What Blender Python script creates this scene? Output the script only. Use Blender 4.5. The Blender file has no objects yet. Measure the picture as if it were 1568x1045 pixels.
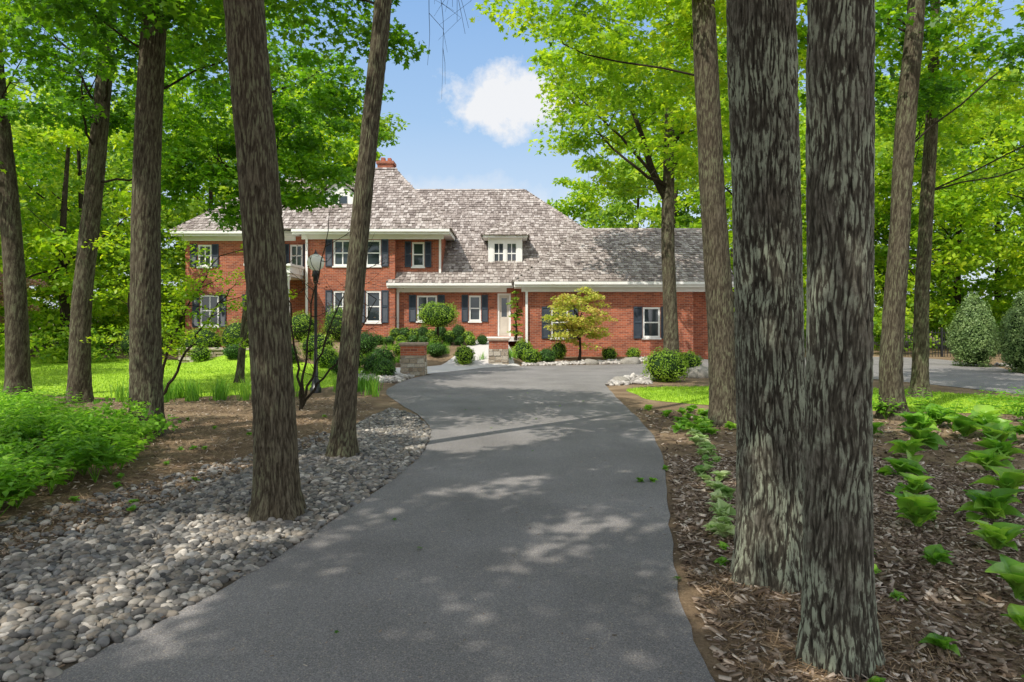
import bpy, bmesh, math, random
import numpy as np
from mathutils import Vector, noise, Matrix
random.seed(7)
RNG=np.random.default_rng(11)
sc=bpy.context.scene
COL=sc.collection

# ------------------------------------------------------------------ materials
def newmat(name):
    m=bpy.data.materials.new(name); m.use_nodes=True
    nt=m.node_tree; nt.nodes.clear()
    out=nt.nodes.new('ShaderNodeOutputMaterial')
    return m,nt,out
def N(nt,t,**kw):
    n=nt.nodes.new('ShaderNode'+t)
    for k,v in kw.items(): setattr(n,k,v)
    return n
def ramp(nt,stops):
    r=nt.nodes.new('ShaderNodeValToRGB'); e=r.color_ramp.elements
    while len(e)<len(stops): e.new(0.5)
    for i,(p,c) in enumerate(stops):
        e[i].position=p; e[i].color=(c[0],c[1],c[2],1)
    return r
def simple(name,col,rough=.6,spec=.4,var=0.0,scale=8,bump=0.0,metal=0):
    m,nt,out=newmat(name); L=nt.links
    p=N(nt,'BsdfPrincipled'); p.inputs['Roughness'].default_value=rough
    p.inputs['Specular IOR Level'].default_value=spec; p.inputs['Metallic'].default_value=metal
    tc=N(nt,'TexCoord'); nz=N(nt,'TexNoise'); nz.inputs['Scale'].default_value=scale; nz.inputs['Detail'].default_value=5
    L.new(tc.outputs['Object'],nz.inputs['Vector'])
    a=[c*(1-var) for c in col]; b=[min(1,c*(1+var)) for c in col]
    r=ramp(nt,[(.3,a),(.7,b)]); L.new(nz.outputs['Fac'],r.inputs[0]); L.new(r.outputs[0],p.inputs['Base Color'])
    if bump>0:
        b_=N(nt,'Bump'); b_.inputs['Strength'].default_value=bump; b_.inputs['Distance'].default_value=.02
        L.new(nz.outputs['Fac'],b_.inputs['Height']); L.new(b_.outputs[0],p.inputs['Normal'])
    L.new(p.outputs[0],out.inputs[0]); return m
def leafmat(name,stops,trans=.45,tmul=(1.3,1.5,.8),nscale=.6,rough=.45):
    m,nt,out=newmat(name); L=nt.links
    g=N(nt,'NewGeometry'); tc=N(nt,'TexCoord'); nz=N(nt,'TexNoise'); nz.inputs['Scale'].default_value=nscale; nz.inputs['Detail'].default_value=2
    L.new(tc.outputs['Object'],nz.inputs['Vector'])
    mx=N(nt,'Math',operation='MULTIPLY_ADD'); mx.inputs[1].default_value=.55
    m2=N(nt,'Math',operation='MULTIPLY_ADD'); m2.inputs[1].default_value=1.6; m2.inputs[2].default_value=-.57
    L.new(nz.outputs['Fac'],m2.inputs[0]); L.new(g.outputs['Random Per Island'],mx.inputs[0]); L.new(m2.outputs[0],mx.inputs[2])
    r=ramp(nt,stops); L.new(mx.outputs[0],r.inputs[0])
    p=N(nt,'BsdfPrincipled'); p.inputs['Roughness'].default_value=rough; p.inputs['Specular IOR Level'].default_value=.3
    L.new(r.outputs[0],p.inputs['Base Color'])
    t=N(nt,'BsdfTranslucent'); mm=N(nt,'MixRGB',blend_type='MULTIPLY'); mm.inputs[0].default_value=1; mm.inputs[2].default_value=(*tmul,1)
    L.new(r.outputs[0],mm.inputs[1]); L.new(mm.outputs[0],t.inputs[0])
    ms=N(nt,'MixShader'); ms.inputs[0].default_value=trans
    L.new(p.outputs[0],ms.inputs[1]); L.new(t.outputs[0],ms.inputs[2]); L.new(ms.outputs[0],out.inputs[0])
    return m
M={}
M['leaf']=leafmat('maple_leaf',[(0,(.035,.11,.010)),(.5,(.10,.25,.015)),(1,(.27,.46,.025))],.52,(1.7,1.6,.6))
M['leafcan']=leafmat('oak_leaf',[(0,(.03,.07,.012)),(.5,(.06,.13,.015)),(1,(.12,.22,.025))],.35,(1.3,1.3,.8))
M['leaflime']=leafmat('lime_leaf',[(0,(.10,.24,.012)),(.5,(.27,.47,.02)),(1,(.54,.66,.045))],.55,(1.45,1.3,.6))
M['leafbg']=leafmat('forest_leaf',[(0,(.05,.14,.016)),(.5,(.19,.36,.03)),(1,(.50,.64,.07))],.55,(1.5,1.35,.7),.25)
M['leafdark']=leafmat('boxwood_leaf',[(0,(.02,.06,.012)),(.5,(.055,.14,.02)),(1,(.14,.28,.035))],.25,(1.2,1.3,.7),2)
M['leafbox']=leafmat('shrub_leaf',[(0,(.09,.17,.015)),(.5,(.22,.36,.028)),(1,(.38,.52,.055))],.35,(1.2,1.3,.7),2)
M['leafarb']=leafmat('arborvitae_leaf',[(0,(.08,.14,.045)),(.5,(.17,.26,.085)),(1,(.30,.40,.15))],.25,(1.2,1.3,.7),3)
M['leafgold']=leafmat('golden_maple_leaf',[(0,(.26,.36,.04)),(.5,(.50,.54,.08)),(1,(.70,.48,.17))],.45,(1.1,1.1,.7),1.6)
M['leafred']=leafmat('red_maple_leaf',[(0,(.12,.06,.04)),(.6,(.28,.16,.11)),(1,(.20,.28,.06))],.4,(1.3,1.1,.9),1.2)
M['fern']=leafmat('fern_leaf',[(0,(.07,.20,.018)),(.5,(.18,.40,.028)),(1,(.36,.58,.06))],.45,(1.3,1.4,.7),1)
M['hosta']=leafmat('hosta_leaf',[(0,(.08,.21,.025)),(.5,(.18,.39,.045)),(1,(.36,.56,.08))],.45,(1.4,1.4,.7),1.5,.35)
M['grassblade']=leafmat('grass_blade',[(0,(.15,.26,.02)),(.5,(.27,.43,.03)),(1,(.42,.56,.05))],.4,(1.3,1.3,.7),.7)
M['white']=simple('white_paint',(.80,.79,.75),.5,var=.04,scale=3)
M['black']=simple('black_metal',(.015,.015,.017),.35,.5,var=.2)
M['shutter']=simple('shutter_paint',(.035,.048,.066),.5,.4,var=.15)
M['glass']=simple('window_glass',(.03,.04,.045),.05,.9,var=.3,scale=1)
M['globe']=leafmat('lamp_globe',[(0,(.85,.84,.78)),(.5,(.9,.88,.83)),(1,(.92,.9,.86))],.5,(1,1,1),1,.3)
M['door']=simple('door_paint',(.55,.5,.42),.5,var=.05)
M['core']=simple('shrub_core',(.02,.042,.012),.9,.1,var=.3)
M['deck']=simple('roof_underlay',(.07,.06,.05),.9,.1,var=.3)
M['cap']=simple('cap_stone',(.34,.25,.19),.8,.2,var=.2,scale=9,bump=.4)

def bark(name,dark,mid,light,lichen=0.0,scale=1.0,lcol=(.30,.33,.24),l0=.62):
    m,nt,out=newmat(name); L=nt.links
    tc=N(nt,'TexCoord'); mp=N(nt,'Mapping'); mp.inputs['Scale'].default_value=(75*scale,75*scale,11*scale)
    L.new(tc.outputs['Object'],mp.inputs[0])
    nz=N(nt,'TexNoise'); nz.inputs['Scale'].default_value=1; nz.inputs['Detail'].default_value=6; nz.inputs['Roughness'].default_value=.65; nz.inputs['Distortion'].default_value=.35
    L.new(mp.outputs[0],nz.inputs['Vector'])
    at=N(nt,'Attribute'); at.attribute_name='ridge'
    ad=N(nt,'Math',operation='MULTIPLY_ADD'); ad.inputs[1].default_value=.55
    sb=N(nt,'Math',operation='MULTIPLY_ADD'); sb.inputs[1].default_value=1.7; sb.inputs[2].default_value=-.58
    L.new(nz.outputs['Fac'],sb.inputs[0]); L.new(at.outputs['Fac'],ad.inputs[0]); L.new(sb.outputs[0],ad.inputs[2])
    r=ramp(nt,[(.15,dark),(.55,mid),(1.0,light)]); L.new(ad.outputs[0],r.inputs[0])
    n2=N(nt,'TexNoise'); n2.inputs['Scale'].default_value=2.3; n2.inputs['Detail'].default_value=10; n2.inputs['Roughness'].default_value=.75
    L.new(tc.outputs['Object'],n2.inputs['Vector'])
    r2=ramp(nt,[(.42,(0,0,0)),(.56,(1,1,1))]); L.new(n2.outputs['Fac'],r2.inputs[0])
    mu=N(nt,'Math',operation='MULTIPLY'); L.new(r2.outputs[0],mu.inputs[0])
    r3=ramp(nt,[(l0,(0,0,0)),(l0+.16,(1,1,1))]); L.new(ad.outputs[0],r3.inputs[0])
    mu2=N(nt,'Math',operation='MULTIPLY'); mu2.inputs[1].default_value=lichen
    L.new(r3.outputs[0],mu.inputs[1]); L.new(mu.outputs[0],mu2.inputs[0])
    mx=N(nt,'MixRGB'); mx.inputs[2].default_value=(*lcol,1); L.new(mu2.outputs[0],mx.inputs[0]); L.new(r.outputs[0],mx.inputs[1])
    p=N(nt,'BsdfPrincipled'); p.inputs['Roughness'].default_value=.95; p.inputs['Specular IOR Level'].default_value=.1
    L.new(mx.outputs[0],p.inputs['Base Color'])
    b=N(nt,'Bump'); b.inputs['Strength'].default_value=.8; b.inputs['Distance'].default_value=.012
    L.new(nz.outputs['Fac'],b.inputs['Height']); L.new(b.outputs[0],p.inputs['Normal'])
    L.new(p.outputs[0],out.inputs[0]); return m
M['bark']=bark('bark_brown',(.020,.016,.010),(.066,.054,.036),(.15,.13,.09),.5,1.0,(.16,.185,.095))
M['barkgray']=bark('bark_gray',(.018,.016,.012),(.068,.061,.045),(.17,.157,.125),.9,1.0,(.30,.33,.235),.60)

def asphalt():
    m,nt,out=newmat('asphalt'); L=nt.links
    tc=N(nt,'TexCoord')
    a=N(nt,'TexNoise'); a.inputs['Scale'].default_value=150; a.inputs['Detail'].default_value=4
    b=N(nt,'TexNoise'); b.inputs['Scale'].default_value=.9; b.inputs['Detail'].default_value=7
    v=N(nt,'TexVoronoi'); v.inputs['Scale'].default_value=150
    for x in (a,b,v): L.new(tc.outputs['Object'],x.inputs['Vector'])
    r=ramp(nt,[(.25,(.095,.090,.087)),(.5,(.18,.172,.167)),(.74,(.32,.305,.29))]); L.new(a.outputs['Fac'],r.inputs[0])
    r2=ramp(nt,[(.3,(.80,.79,.77)),(.7,(1.18,1.16,1.14))]); L.new(b.outputs['Fac'],r2.inputs[0])
    mx=N(nt,'MixRGB',blend_type='MULTIPLY'); mx.inputs[0].default_value=1; L.new(r.outputs[0],mx.inputs[1]); L.new(r2.outputs[0],mx.inputs[2])
    wv=N(nt,'TexWhiteNoise'); L.new(v.outputs['Position'],wv.inputs['Vector'])
    gt=N(nt,'Math',operation='GREATER_THAN'); gt.inputs[1].default_value=.95; L.new(wv.outputs['Value'],gt.inputs[0])
    gm=N(nt,'Math',operation='MULTIPLY'); gm.inputs[1].default_value=.5; L.new(gt.outputs[0],gm.inputs[0])
    m3=N(nt,'MixRGB'); m3.inputs[2].default_value=(.40,.33,.25,1); L.new(gm.outputs[0],m3.inputs[0]); L.new(mx.outputs[0],m3.inputs[1])
    p=N(nt,'BsdfPrincipled'); p.inputs['Roughness'].default_value=.85; p.inputs['Specular IOR Level'].default_value=.25
    L.new(m3.outputs[0],p.inputs['Base Color'])
    bp=N(nt,'Bump'); bp.inputs['Strength'].default_value=.7; bp.inputs['Distance'].default_value=.006
    L.new(a.outputs['Fac'],bp.inputs['Height']); L.new(bp.outputs[0],p.inputs['Normal']); L.new(p.outputs[0],out.inputs[0]); return m
M['asphalt']=asphalt()
def groundmat(name,stops,scales=(1.2,40),bump=.8,dist=.03):
    m,nt,out=newmat(name); L=nt.links
    tc=N(nt,'TexCoord')
    a=N(nt,'TexNoise'); a.inputs['Scale'].default_value=scales[1]; a.inputs['Detail'].default_value=8; a.inputs['Roughness'].default_value=.7
    b=N(nt,'TexNoise'); b.inputs['Scale'].default_value=scales[0]; b.inputs['Detail'].default_value=4
    for x in (a,b): L.new(tc.outputs['Object'],x.inputs['Vector'])
    ad=N(nt,'Math',operation='MULTIPLY_ADD'); ad.inputs[1].default_value=.5
    hb=N(nt,'Math',operation='MULTIPLY'); hb.inputs[1].default_value=.5
    L.new(b.outputs['Fac'],ad.inputs[0]); L.new(a.outputs['Fac'],hb.inputs[0]); L.new(hb.outputs[0],ad.inputs[2])
    r=ramp(nt,stops); L.new(ad.outputs[0],r.inputs[0])
    p=N(nt,'BsdfPrincipled'); p.inputs['Roughness'].default_value=.95; p.inputs['Specular IOR Level'].default_value=.1
    L.new(r.outputs[0],p.inputs['Base Color'])
    bp=N(nt,'Bump'); bp.inputs['Strength'].default_value=bump; bp.inputs['Distance'].default_value=dist
    L.new(a.outputs['Fac'],bp.inputs['Height']); L.new(bp.outputs[0],p.inputs['Normal']); L.new(p.outputs[0],out.inputs[0]); return m
M['mulch']=groundmat('mulch',[(.3,(.07,.047,.03)),(.5,(.20,.14,.085)),(.7,(.38,.28,.175))])
M['lawn']=groundmat('lawn',[(.3,(.18,.31,.025)),(.5,(.29,.46,.035)),(.7,(.42,.59,.06))],(.6,60),.6,.02)
M['concrete']=groundmat('concrete',[(.3,(.42,.40,.37)),(.7,(.55,.52,.49))],(.8,50),.2,.01)
M['rockbase']=groundmat('rockbase',[(.3,(.05,.042,.033)),(.7,(.17,.14,.10))],(2,50),.8,.03)

def islandmat(name,stops,rough=.7,bump=.3,nscale=30):
    m,nt,out=newmat(name); L=nt.links
    g=N(nt,'NewGeometry'); tc=N(nt,'TexCoord'); nz=N(nt,'TexNoise'); nz.inputs['Scale'].default_value=nscale; nz.inputs['Detail'].default_value=4
    L.new(tc.outputs['Object'],nz.inputs['Vector'])
    r=ramp(nt,stops); L.new(g.outputs['Random Per Island'],r.inputs[0])
    r2=ramp(nt,[(.3,(.75,.75,.75)),(.7,(1.15,1.15,1.15))]); L.new(nz.outputs['Fac'],r2.inputs[0])
    mx=N(nt,'MixRGB',blend_type='MULTIPLY'); mx.inputs[0].default_value=1; L.new(r.outputs[0],mx.inputs[1]); L.new(r2.outputs[0],mx.inputs[2])
    p=N(nt,'BsdfPrincipled'); p.inputs['Roughness'].default_value=rough; p.inputs['Specular IOR Level'].default_value=.25
    L.new(mx.outputs[0],p.inputs['Base Color'])
    bp=N(nt,'Bump'); bp.inputs['Strength'].default_value=bump; bp.inputs['Distance'].default_value=.01
    L.new(nz.outputs['Fac'],bp.inputs['Height']); L.new(bp.outputs[0],p.inputs['Normal']); L.new(p.outputs[0],out.inputs[0]); return m
M['stone']=islandmat('river_stone',[(0,(.06,.058,.055)),(.25,(.14,.13,.115)),(.5,(.23,.195,.15)),(.7,(.16,.16,.155)),(.88,(.28,.255,.215)),(1,(.48,.44,.38))],.7,.4)
M['rock']=islandmat('landscape_rock',[(0,(.20,.18,.16)),(.5,(.36,.33,.30)),(1,(.55,.51,.46))],.75,.35)
M['chip']=islandmat('wood_chip',[(0,(.07,.045,.028)),(.4,(.20,.14,.092)),(.75,(.34,.26,.19)),(1,(.60,.51,.41))],.9)
M['shake']=islandmat('cedar_shake',[(0,(.16,.13,.115)),(.35,(.255,.215,.19)),(.7,(.335,.29,.26)),(1,(.44,.395,.36))],.85,.5,14)
M['fieldstone']=islandmat('field_stone',[(0,(.22,.17,.12)),(.5,(.40,.33,.25)),(1,(.50,.46,.39))],.85,.5,20)

def brickmat():
    m,nt,out=newmat('red_brick'); L=nt.links
    tc=N(nt,'TexCoord'); sx=N(nt,'SeparateXYZ'); L.new(tc.outputs['Object'],sx.inputs[0])
    ad=N(nt,'Math',operation='ADD'); L.new(sx.outputs[0],ad.inputs[0]); L.new(sx.outputs[1],ad.inputs[1])
    cb=N(nt,'CombineXYZ'); L.new(ad.outputs[0],cb.inputs[0]); L.new(sx.outputs[2],cb.inputs[1])
    br=N(nt,'TexBrick'); br.inputs['Scale'].default_value=1; br.inputs['Brick Width'].default_value=.215; br.inputs['Row Height'].default_value=.075
    br.inputs['Mortar Size'].default_value=.006; br.inputs['Mortar Smooth'].default_value=.2; br.inputs['Bias'].default_value=-.1
    br.inputs['Color1'].default_value=(.43,.125,.062,1); br.inputs['Color2'].default_value=(.21,.058,.036,1); br.inputs['Mortar'].default_value=(.40,.29,.22,1)
    L.new(cb.outputs[0],br.inputs['Vector'])
    nz=N(nt,'TexNoise'); nz.inputs['Scale'].default_value=1.3; nz.inputs['Detail'].default_value=6; L.new(tc.outputs['Object'],nz.inputs['Vector'])
    r2=ramp(nt,[(.3,(.8,.8,.8)),(.7,(1.15,1.12,1.1))]); L.new(nz.outputs['Fac'],r2.inputs[0])
    mx=N(nt,'MixRGB',blend_type='MULTIPLY'); mx.inputs[0].default_value=1; L.new(br.outputs['Color'],mx.inputs[1]); L.new(r2.outputs[0],mx.inputs[2])
    p=N(nt,'BsdfPrincipled'); p.inputs['Roughness'].default_value=.85; p.inputs['Specular IOR Level'].default_value=.2
    L.new(mx.outputs[0],p.inputs['Base Color'])
    bp=N(nt,'Bump'); bp.inputs['Strength'].default_value=.5; bp.inputs['Distance'].default_value=.01; bp.invert=True
    L.new(br.outputs['Fac'],bp.inputs['Height']); L.new(bp.outputs[0],p.inputs['Normal']); L.new(p.outputs[0],out.inputs[0]); return m
M['brick']=brickmat()

# ------------------------------------------------------------------ mesh helpers
def empty(name,loc=(0,0,0)):
    e=bpy.data.objects.new(name,None); e.location=loc; e.empty_display_size=.3; COL.objects.link(e); return e
def attach(ob,parent):
    if parent is not None:
        ob.parent=parent; ob.matrix_parent_inverse=Matrix.Translation(-Vector(parent.location))
def build_np(name,parts,mats,parent=None,smooth=False,attr=None):
    vs=[];li=[];lc=[];mi=[];off=0
    for V,c,i,m_ in parts:
        vs.append(V); li.append(i+off); lc.append(c); mi.append(np.full(len(c),m_,dtype=np.int32)); off+=len(V)
    V=np.concatenate(vs).astype(np.float32); li=np.concatenate(li).astype(np.int32); lc=np.concatenate(lc).astype(np.int32); mi=np.concatenate(mi)
    me=bpy.data.meshes.new(name)
    me.vertices.add(len(V)); me.vertices.foreach_set('co',V.ravel())
    me.loops.add(len(li)); me.loops.foreach_set('vertex_index',li)
    me.polygons.add(len(lc)); st=np.zeros(len(lc),dtype=np.int32); st[1:]=np.cumsum(lc)[:-1]
    me.polygons.foreach_set('loop_start',st)
    me.polygons.foreach_set('material_index',mi)
    if smooth: me.polygons.foreach_set('use_smooth',np.ones(len(lc),dtype=bool))
    for m_ in mats: me.materials.append(m_)
    me.update(calc_edges=True)
    if attr is not None:
        a=me.attributes.new('ridge','FLOAT','POINT'); a.data.foreach_set('value',attr.astype(np.float32))
    me.validate()
    ob=bpy.data.objects.new(name,me); COL.objects.link(ob); attach(ob,parent); return ob
def inst(tv,tf,pos,R,scale,m_=0):
    pos=np.asarray(pos,float); n=len(pos); K=len(tv)
    if scale.ndim==1: scale=np.repeat(scale[:,None],3,1)
    loc=tv[None]*scale[:,None,:]
    V=pos[:,None,:]+np.einsum('nij,nkj->nki',R,loc)
    idx=np.concatenate([np.array(f) for f in tf]); cnt=np.array([len(f) for f in tf])
    li=(idx[None,:]+(np.arange(n)*K)[:,None]).ravel(); lc=np.tile(cnt,n)
    return (V.reshape(-1,3),lc,li,m_)
def frames(nrm,rng,tang=None):
    nrm=nrm/np.linalg.norm(nrm,axis=1,keepdims=True)
    t=rng.normal(size=nrm.shape) if tang is None else tang
    t=t-(t*nrm).sum(1,keepdims=True)*nrm; t/=np.linalg.norm(t,axis=1,keepdims=True)+1e-9
    b=np.cross(nrm,t); return np.stack([t,b,nrm],axis=2)
def maple_t():
    ang=[180,125,95,62,32,0,-32,-62,-95,-125]
    rad=[.10,.46,.30,.56,.34,.68,.34,.56,.30,.46]
    v=[]
    for a,r in zip(ang,rad):
        a=math.radians(a); x=r*math.cos(a); y=r*math.sin(a); v.append((x,y,-.35*(x*x+y*y)+.1*abs(y)))
    return np.array(v),[tuple(range(len(v)-1,-1,-1))]
MAPLE=maple_t()
OVAL=(np.array([(-.5,0,0),(-.15,-.26,.05),(.25,-.2,.04),(.5,0,-.1),(.25,.2,.04),(-.15,.26,.05)]),[(0,1,2,3,4,5)])
def hosta_t():
    v=[];f=[]
    xs=[0,.10,.22,.38,.56,.74,.88,1.0]; ws=[.03,.04,.20,.33,.36,.27,.14,.01]
    for x,w in zip(xs,ws):
        z=.62*x-.80*x*x
        for s in (-1,-.5,0,.5,1): v.append((x,s*w,z+.22*abs(s)*(w/.33)+(.02 if abs(s)==.5 else 0)+.025*math.sin(9*x+3*s)))
    for i in range(7):
        for j in range(4):
            a=i*5+j; f.append((a,a+5,a+6,a+1))
    return np.array(v),f
HOSTA=hosta_t()
BLADE=(np.array([(-.5,0,0),(.5,0,0),(.35,.15,.55),(-.35,.15,.55),(0,.45,1.0)]),[(0,1,2,3),(3,2,4)])
def ico(sub):
    bm=bmesh.new(); bmesh.ops.create_icosphere(bm,subdivisions=sub,radius=1)
    v=np.array([x.co[:] for x in bm.verts]); f=[tuple(q.index for q in p.verts) for p in bm.faces]; bm.free(); return v,f
ICO2=ico(2); ICO3=ico(3)

class MB:
    def __init__(s): s.v=[];s.f=[];s.m=[]
    def add(s,vs,fs,m=0):
        o=len(s.v); s.v+=[tuple(x) for x in vs]; s.f+=[tuple(i+o for i in q) for q in fs]; s.m+=[m]*len(fs)
    def box(s,x0,x1,y0,y1,z0,z1,m=0):
        s.add([(x0,y0,z0),(x1,y0,z0),(x1,y1,z0),(x0,y1,z0),(x0,y0,z1),(x1,y0,z1),(x1,y1,z1),(x0,y1,z1)],
              [(0,3,2,1),(4,5,6,7),(0,1,5,4),(1,2,6,5),(2,3,7,6),(3,0,4,7)],m)
    def obj(s,name,mats,parent=None,smooth=False,bevel=0):
        me=bpy.data.meshes.new(name); me.from_pydata(s.v,[],s.f)
        for x in mats: me.materials.append(x)
        me.polygons.foreach_set('material_index',np.array(s.m,dtype=np.int32))
        if smooth: me.polygons.foreach_set('use_smooth',np.ones(len(s.f),dtype=bool))
        me.update(); ob=bpy.data.objects.new(name,me); COL.objects.link(ob); attach(ob,parent)
        if bevel:
            b=ob.modifiers.new('bev','BEVEL'); b.width=bevel; b.segments=2
        return ob
def catmull(P,n):
    P=np.array(P,float); Q=np.vstack([2*P[0]-P[1],P,2*P[-1]-P[-2]]); out=[]
    for t in np.linspace(0,len(P)-1-1e-6,n):
        i=int(t); u=t-i; a,b,c,d=Q[i],Q[i+1],Q[i+2],Q[i+3]
        out.append(.5*((2*b)+(-a+c)*u+(2*a-5*b+4*c-d)*u*u+(-a+3*b-3*c+d)*u**3))
    return np.array(out)
def tube(path,rad,seg=6):
    path=np.asarray(path,float); n=len(path); T=np.gradient(path,axis=0); T/=np.linalg.norm(T,axis=1,keepdims=True)+1e-9
    ref=np.where(np.abs(T[:,2:3])>.9,np.array([[1.,0,0]]),np.array([[0,0,1.]]))
    U=np.cross(T,ref); U/=np.linalg.norm(U,axis=1,keepdims=True)+1e-9
    for i in range(1,n):
        u=U[i-1]-T[i]*np.dot(U[i-1],T[i]); U[i]=u/(np.linalg.norm(u)+1e-9)
    W=np.cross(T,U); a=np.linspace(0,2*math.pi,seg,endpoint=False)
    V=path[:,None,:]+np.asarray(rad)[:,None,None]*(np.cos(a)[None,:,None]*U[:,None,:]+np.sin(a)[None,:,None]*W[:,None,:])
    fs=[]
    for i in range(n-1):
        for j in range(seg):
            k=(j+1)%seg; fs.append((i*seg+j,i*seg+k,(i+1)*seg+k,(i+1)*seg+j))
    fs=np.array(fs); return (V.reshape(-1,3),np.full(len(fs),4),fs.ravel(),0)
def ss(a,b,x):
    t=min(1,max(0,(x-a)/(b-a))); return t*t*(3-2*t)
def H(x,y):
    h=.8*ss(24.5,28.5,y)*ss(-13,-10,x)*(1-ss(-.3,.4,x))
    return h+ .15*ss(26.3,28,y)*ss(.3,.8,x)*(1-ss(7.5,8.5,x))

def trunk(name,pts,parent,mat,segs=40,rings=90,amp=.012,freq=1.0,flare=.35,seed=0,rs=.85):
    P=catmull(pts,rings); V=[];A=[]
    z0=P[0,2]; off=seed*13.7
    for i in range(rings):
        x,y,z,r=P[i]; hz=z-z0; r*=rs
        for j in range(segs):
            a=2*math.pi*j/segs; ca,sa=math.cos(a),math.sin(a)
            rr=r*(1+flare*math.exp(-max(0,hz-.02)/.2)*(1+.5*math.sin(a*4+seed)+.3*math.sin(a*7+seed*2)))
            rr*=1+.06*noise.noise(Vector((ca*1.3,sa*1.3,z*.9+off)))
            q=Vector((ca*r*40*freq+off,sa*r*40*freq,z*5.0*freq))
            w=noise.noise(Vector((ca*r*9,sa*r*9,z*3+off)))*1.0
            q.x+=w; q.y-=w
            rg=1-min(1,abs(noise.noise(q))*3.4)
            rg2=1-min(1,abs(noise.noise(Vector((q.x*1.7+9,q.y*1.7,q.z*2.6))))*3.0)
            hgt=1-.65*rg-.35*rg2
            rr+=amp*(hgt-.6)*1.4
            V.append((x+ca*rr,y+sa*rr,z)); A.append(max(0,hgt))
    fs=[]
    for i in range(rings-1):
        for j in range(segs):
            k=(j+1)%segs; fs.append((i*segs+j,i*segs+k,(i+1)*segs+k,(i+1)*segs+j))
    fs=np.array(fs)
    return build_np(name,[(np.array(V),np.full(len(fs),4),fs.ravel(),0)],[mat],parent,True,np.array(A))

# opening in the canopy above the drive (bearing limits as a function of elevation)
EL=[0.05,.14,.20,.23,.278,.325,.373,.47,.6]; LB=[-.32,-.27,-.235,-.21,-.17,-.135,-.115,-.09,-.09]; RB=[.03,.035,.035,.04,.03,.0,-.02,-.06,-.06]
def in_gap(c,mr):
    if c[1]<4: return False
    s=c[0]/c[1]; e=(c[2]-1.7)/c[1]
    if e<.05: return False
    m_=mr/c[1]*.6
    return np.interp(e,EL,LB)-m_ < s < np.interp(e,EL,RB)+m_
def clusters(center,radii,n,rng,shell=.5,cr=(.5,.9),gap=True,zmin=-99):
    out=[]; k=0
    while len(out)<n and k<n*30:
        k+=1; d=rng.normal(size=3); d/=np.linalg.norm(d); r=shell+(1-shell)*rng.random()**.6
        c=np.array(center)+d*np.array(radii)*r; rr=rng.uniform(*cr)
        if c[2]<zmin: continue
        if gap and in_gap(c,rr): continue
        out.append((c[0],c[1],c[2],rr))
    return np.array(out)
def leaf_parts(cl,per,size,rng,tmpl,m_=0,flat=.35,spread=.55):
    n=len(cl)*per; C=np.repeat(cl,per,0)
    d=rng.normal(size=(n,3)); d/=np.linalg.norm(d,axis=1,keepdims=True); rr=rng.random(n)**.45
    off=d*rr[:,None]*C[:,3:4]; off[:,2]*=flat; off[:,2]-=.25*(off[:,0]**2+off[:,1]**2)/np.maximum(C[:,3],.01)*.6
    pos=C[:,:3]+off
    nr=rng.normal(size=(n,3))*spread+np.array([0,0,1.])+off*.5
    s=size*rng.uniform(.65,1.25,n)
    return inst(tmpl[0],tmpl[1],pos,frames(nr,rng),s,m_)
def limb_parts(anchor_pts,cl,rng,rbase=.07,frac=.6,seg=5,nmain=7):
    parts=[]; nodes=[]
    A=np.array(anchor_pts)
    idx=rng.choice(len(cl),min(nmain,len(cl)),replace=False)
    for i in idx:
        t=cl[i,:3]
        hh=np.hypot(A[:,0]-t[0],A[:,1]-t[1])
        want=t[2]-.9*hh
        a=A[np.argmin(np.abs(A[:,2]-want))]
        mid=(a+t)/2+rng.normal(size=3)*.14*np.linalg.norm(t-a)*np.array([1,1,.5]); mid[2]-=.03*np.linalg.norm(t-a)
        P=catmull([a,mid,t],9); P[1:-1]+=rng.normal(size=(7,3))*.03; parts.append(tube(P,np.linspace(rbase,rbase*.22,9),seg)); nodes+=list(P[2:])
    nodes=np.array(nodes)
    for c in cl:
        if rng.random()>frac: continue
        d=np.linalg.norm(nodes-c[:3],axis=1); a=nodes[np.argmin(d)]; t=c[:3]
        if np.linalg.norm(t-a)<.05: continue
        mid=(a+t)/2+rng.normal(size=3)*.12*np.linalg.norm(t-a)
        P=catmull([a,mid,t],6); parts.append(tube(P,np.linspace(rbase*.3,rbase*.08,6),4))
    return parts
def tree(name,pts,crowns,mat,leaf,seed,segs=40,rings=90,amp=.012,freq=1.,leafsize=.13,per=150,rb=.03,tmpl=MAPLE,cr=(.5,.9),flare=.35,flat=.35,gap=True,frac=.6,amin=4.5,shell=.4,rs=.85,nmain=7):
    rng=np.random.default_rng(seed); e=empty(name,pts[0][:3])
    trunk('trunk',pts,e,mat,segs,rings,amp,freq,flare,seed,rs)
    A=catmull(pts,60)[:,:3]; A=A[A[:,2]>amin]; lp=[];bp=[]
    for (c,r,n) in crowns:
        cl=clusters(c,r,n,rng,shell,cr=cr,gap=gap)
        if len(cl)==0: continue
        lp.append(leaf_parts(cl,per,leafsize,rng,tmpl,0,flat)); bp+=limb_parts(A,cl,rng,rb,frac,5,nmain)
    if lp:
        build_np('foliage',lp,[leaf],e); build_np('branches',bp,[mat],e,True)
    return e

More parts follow.
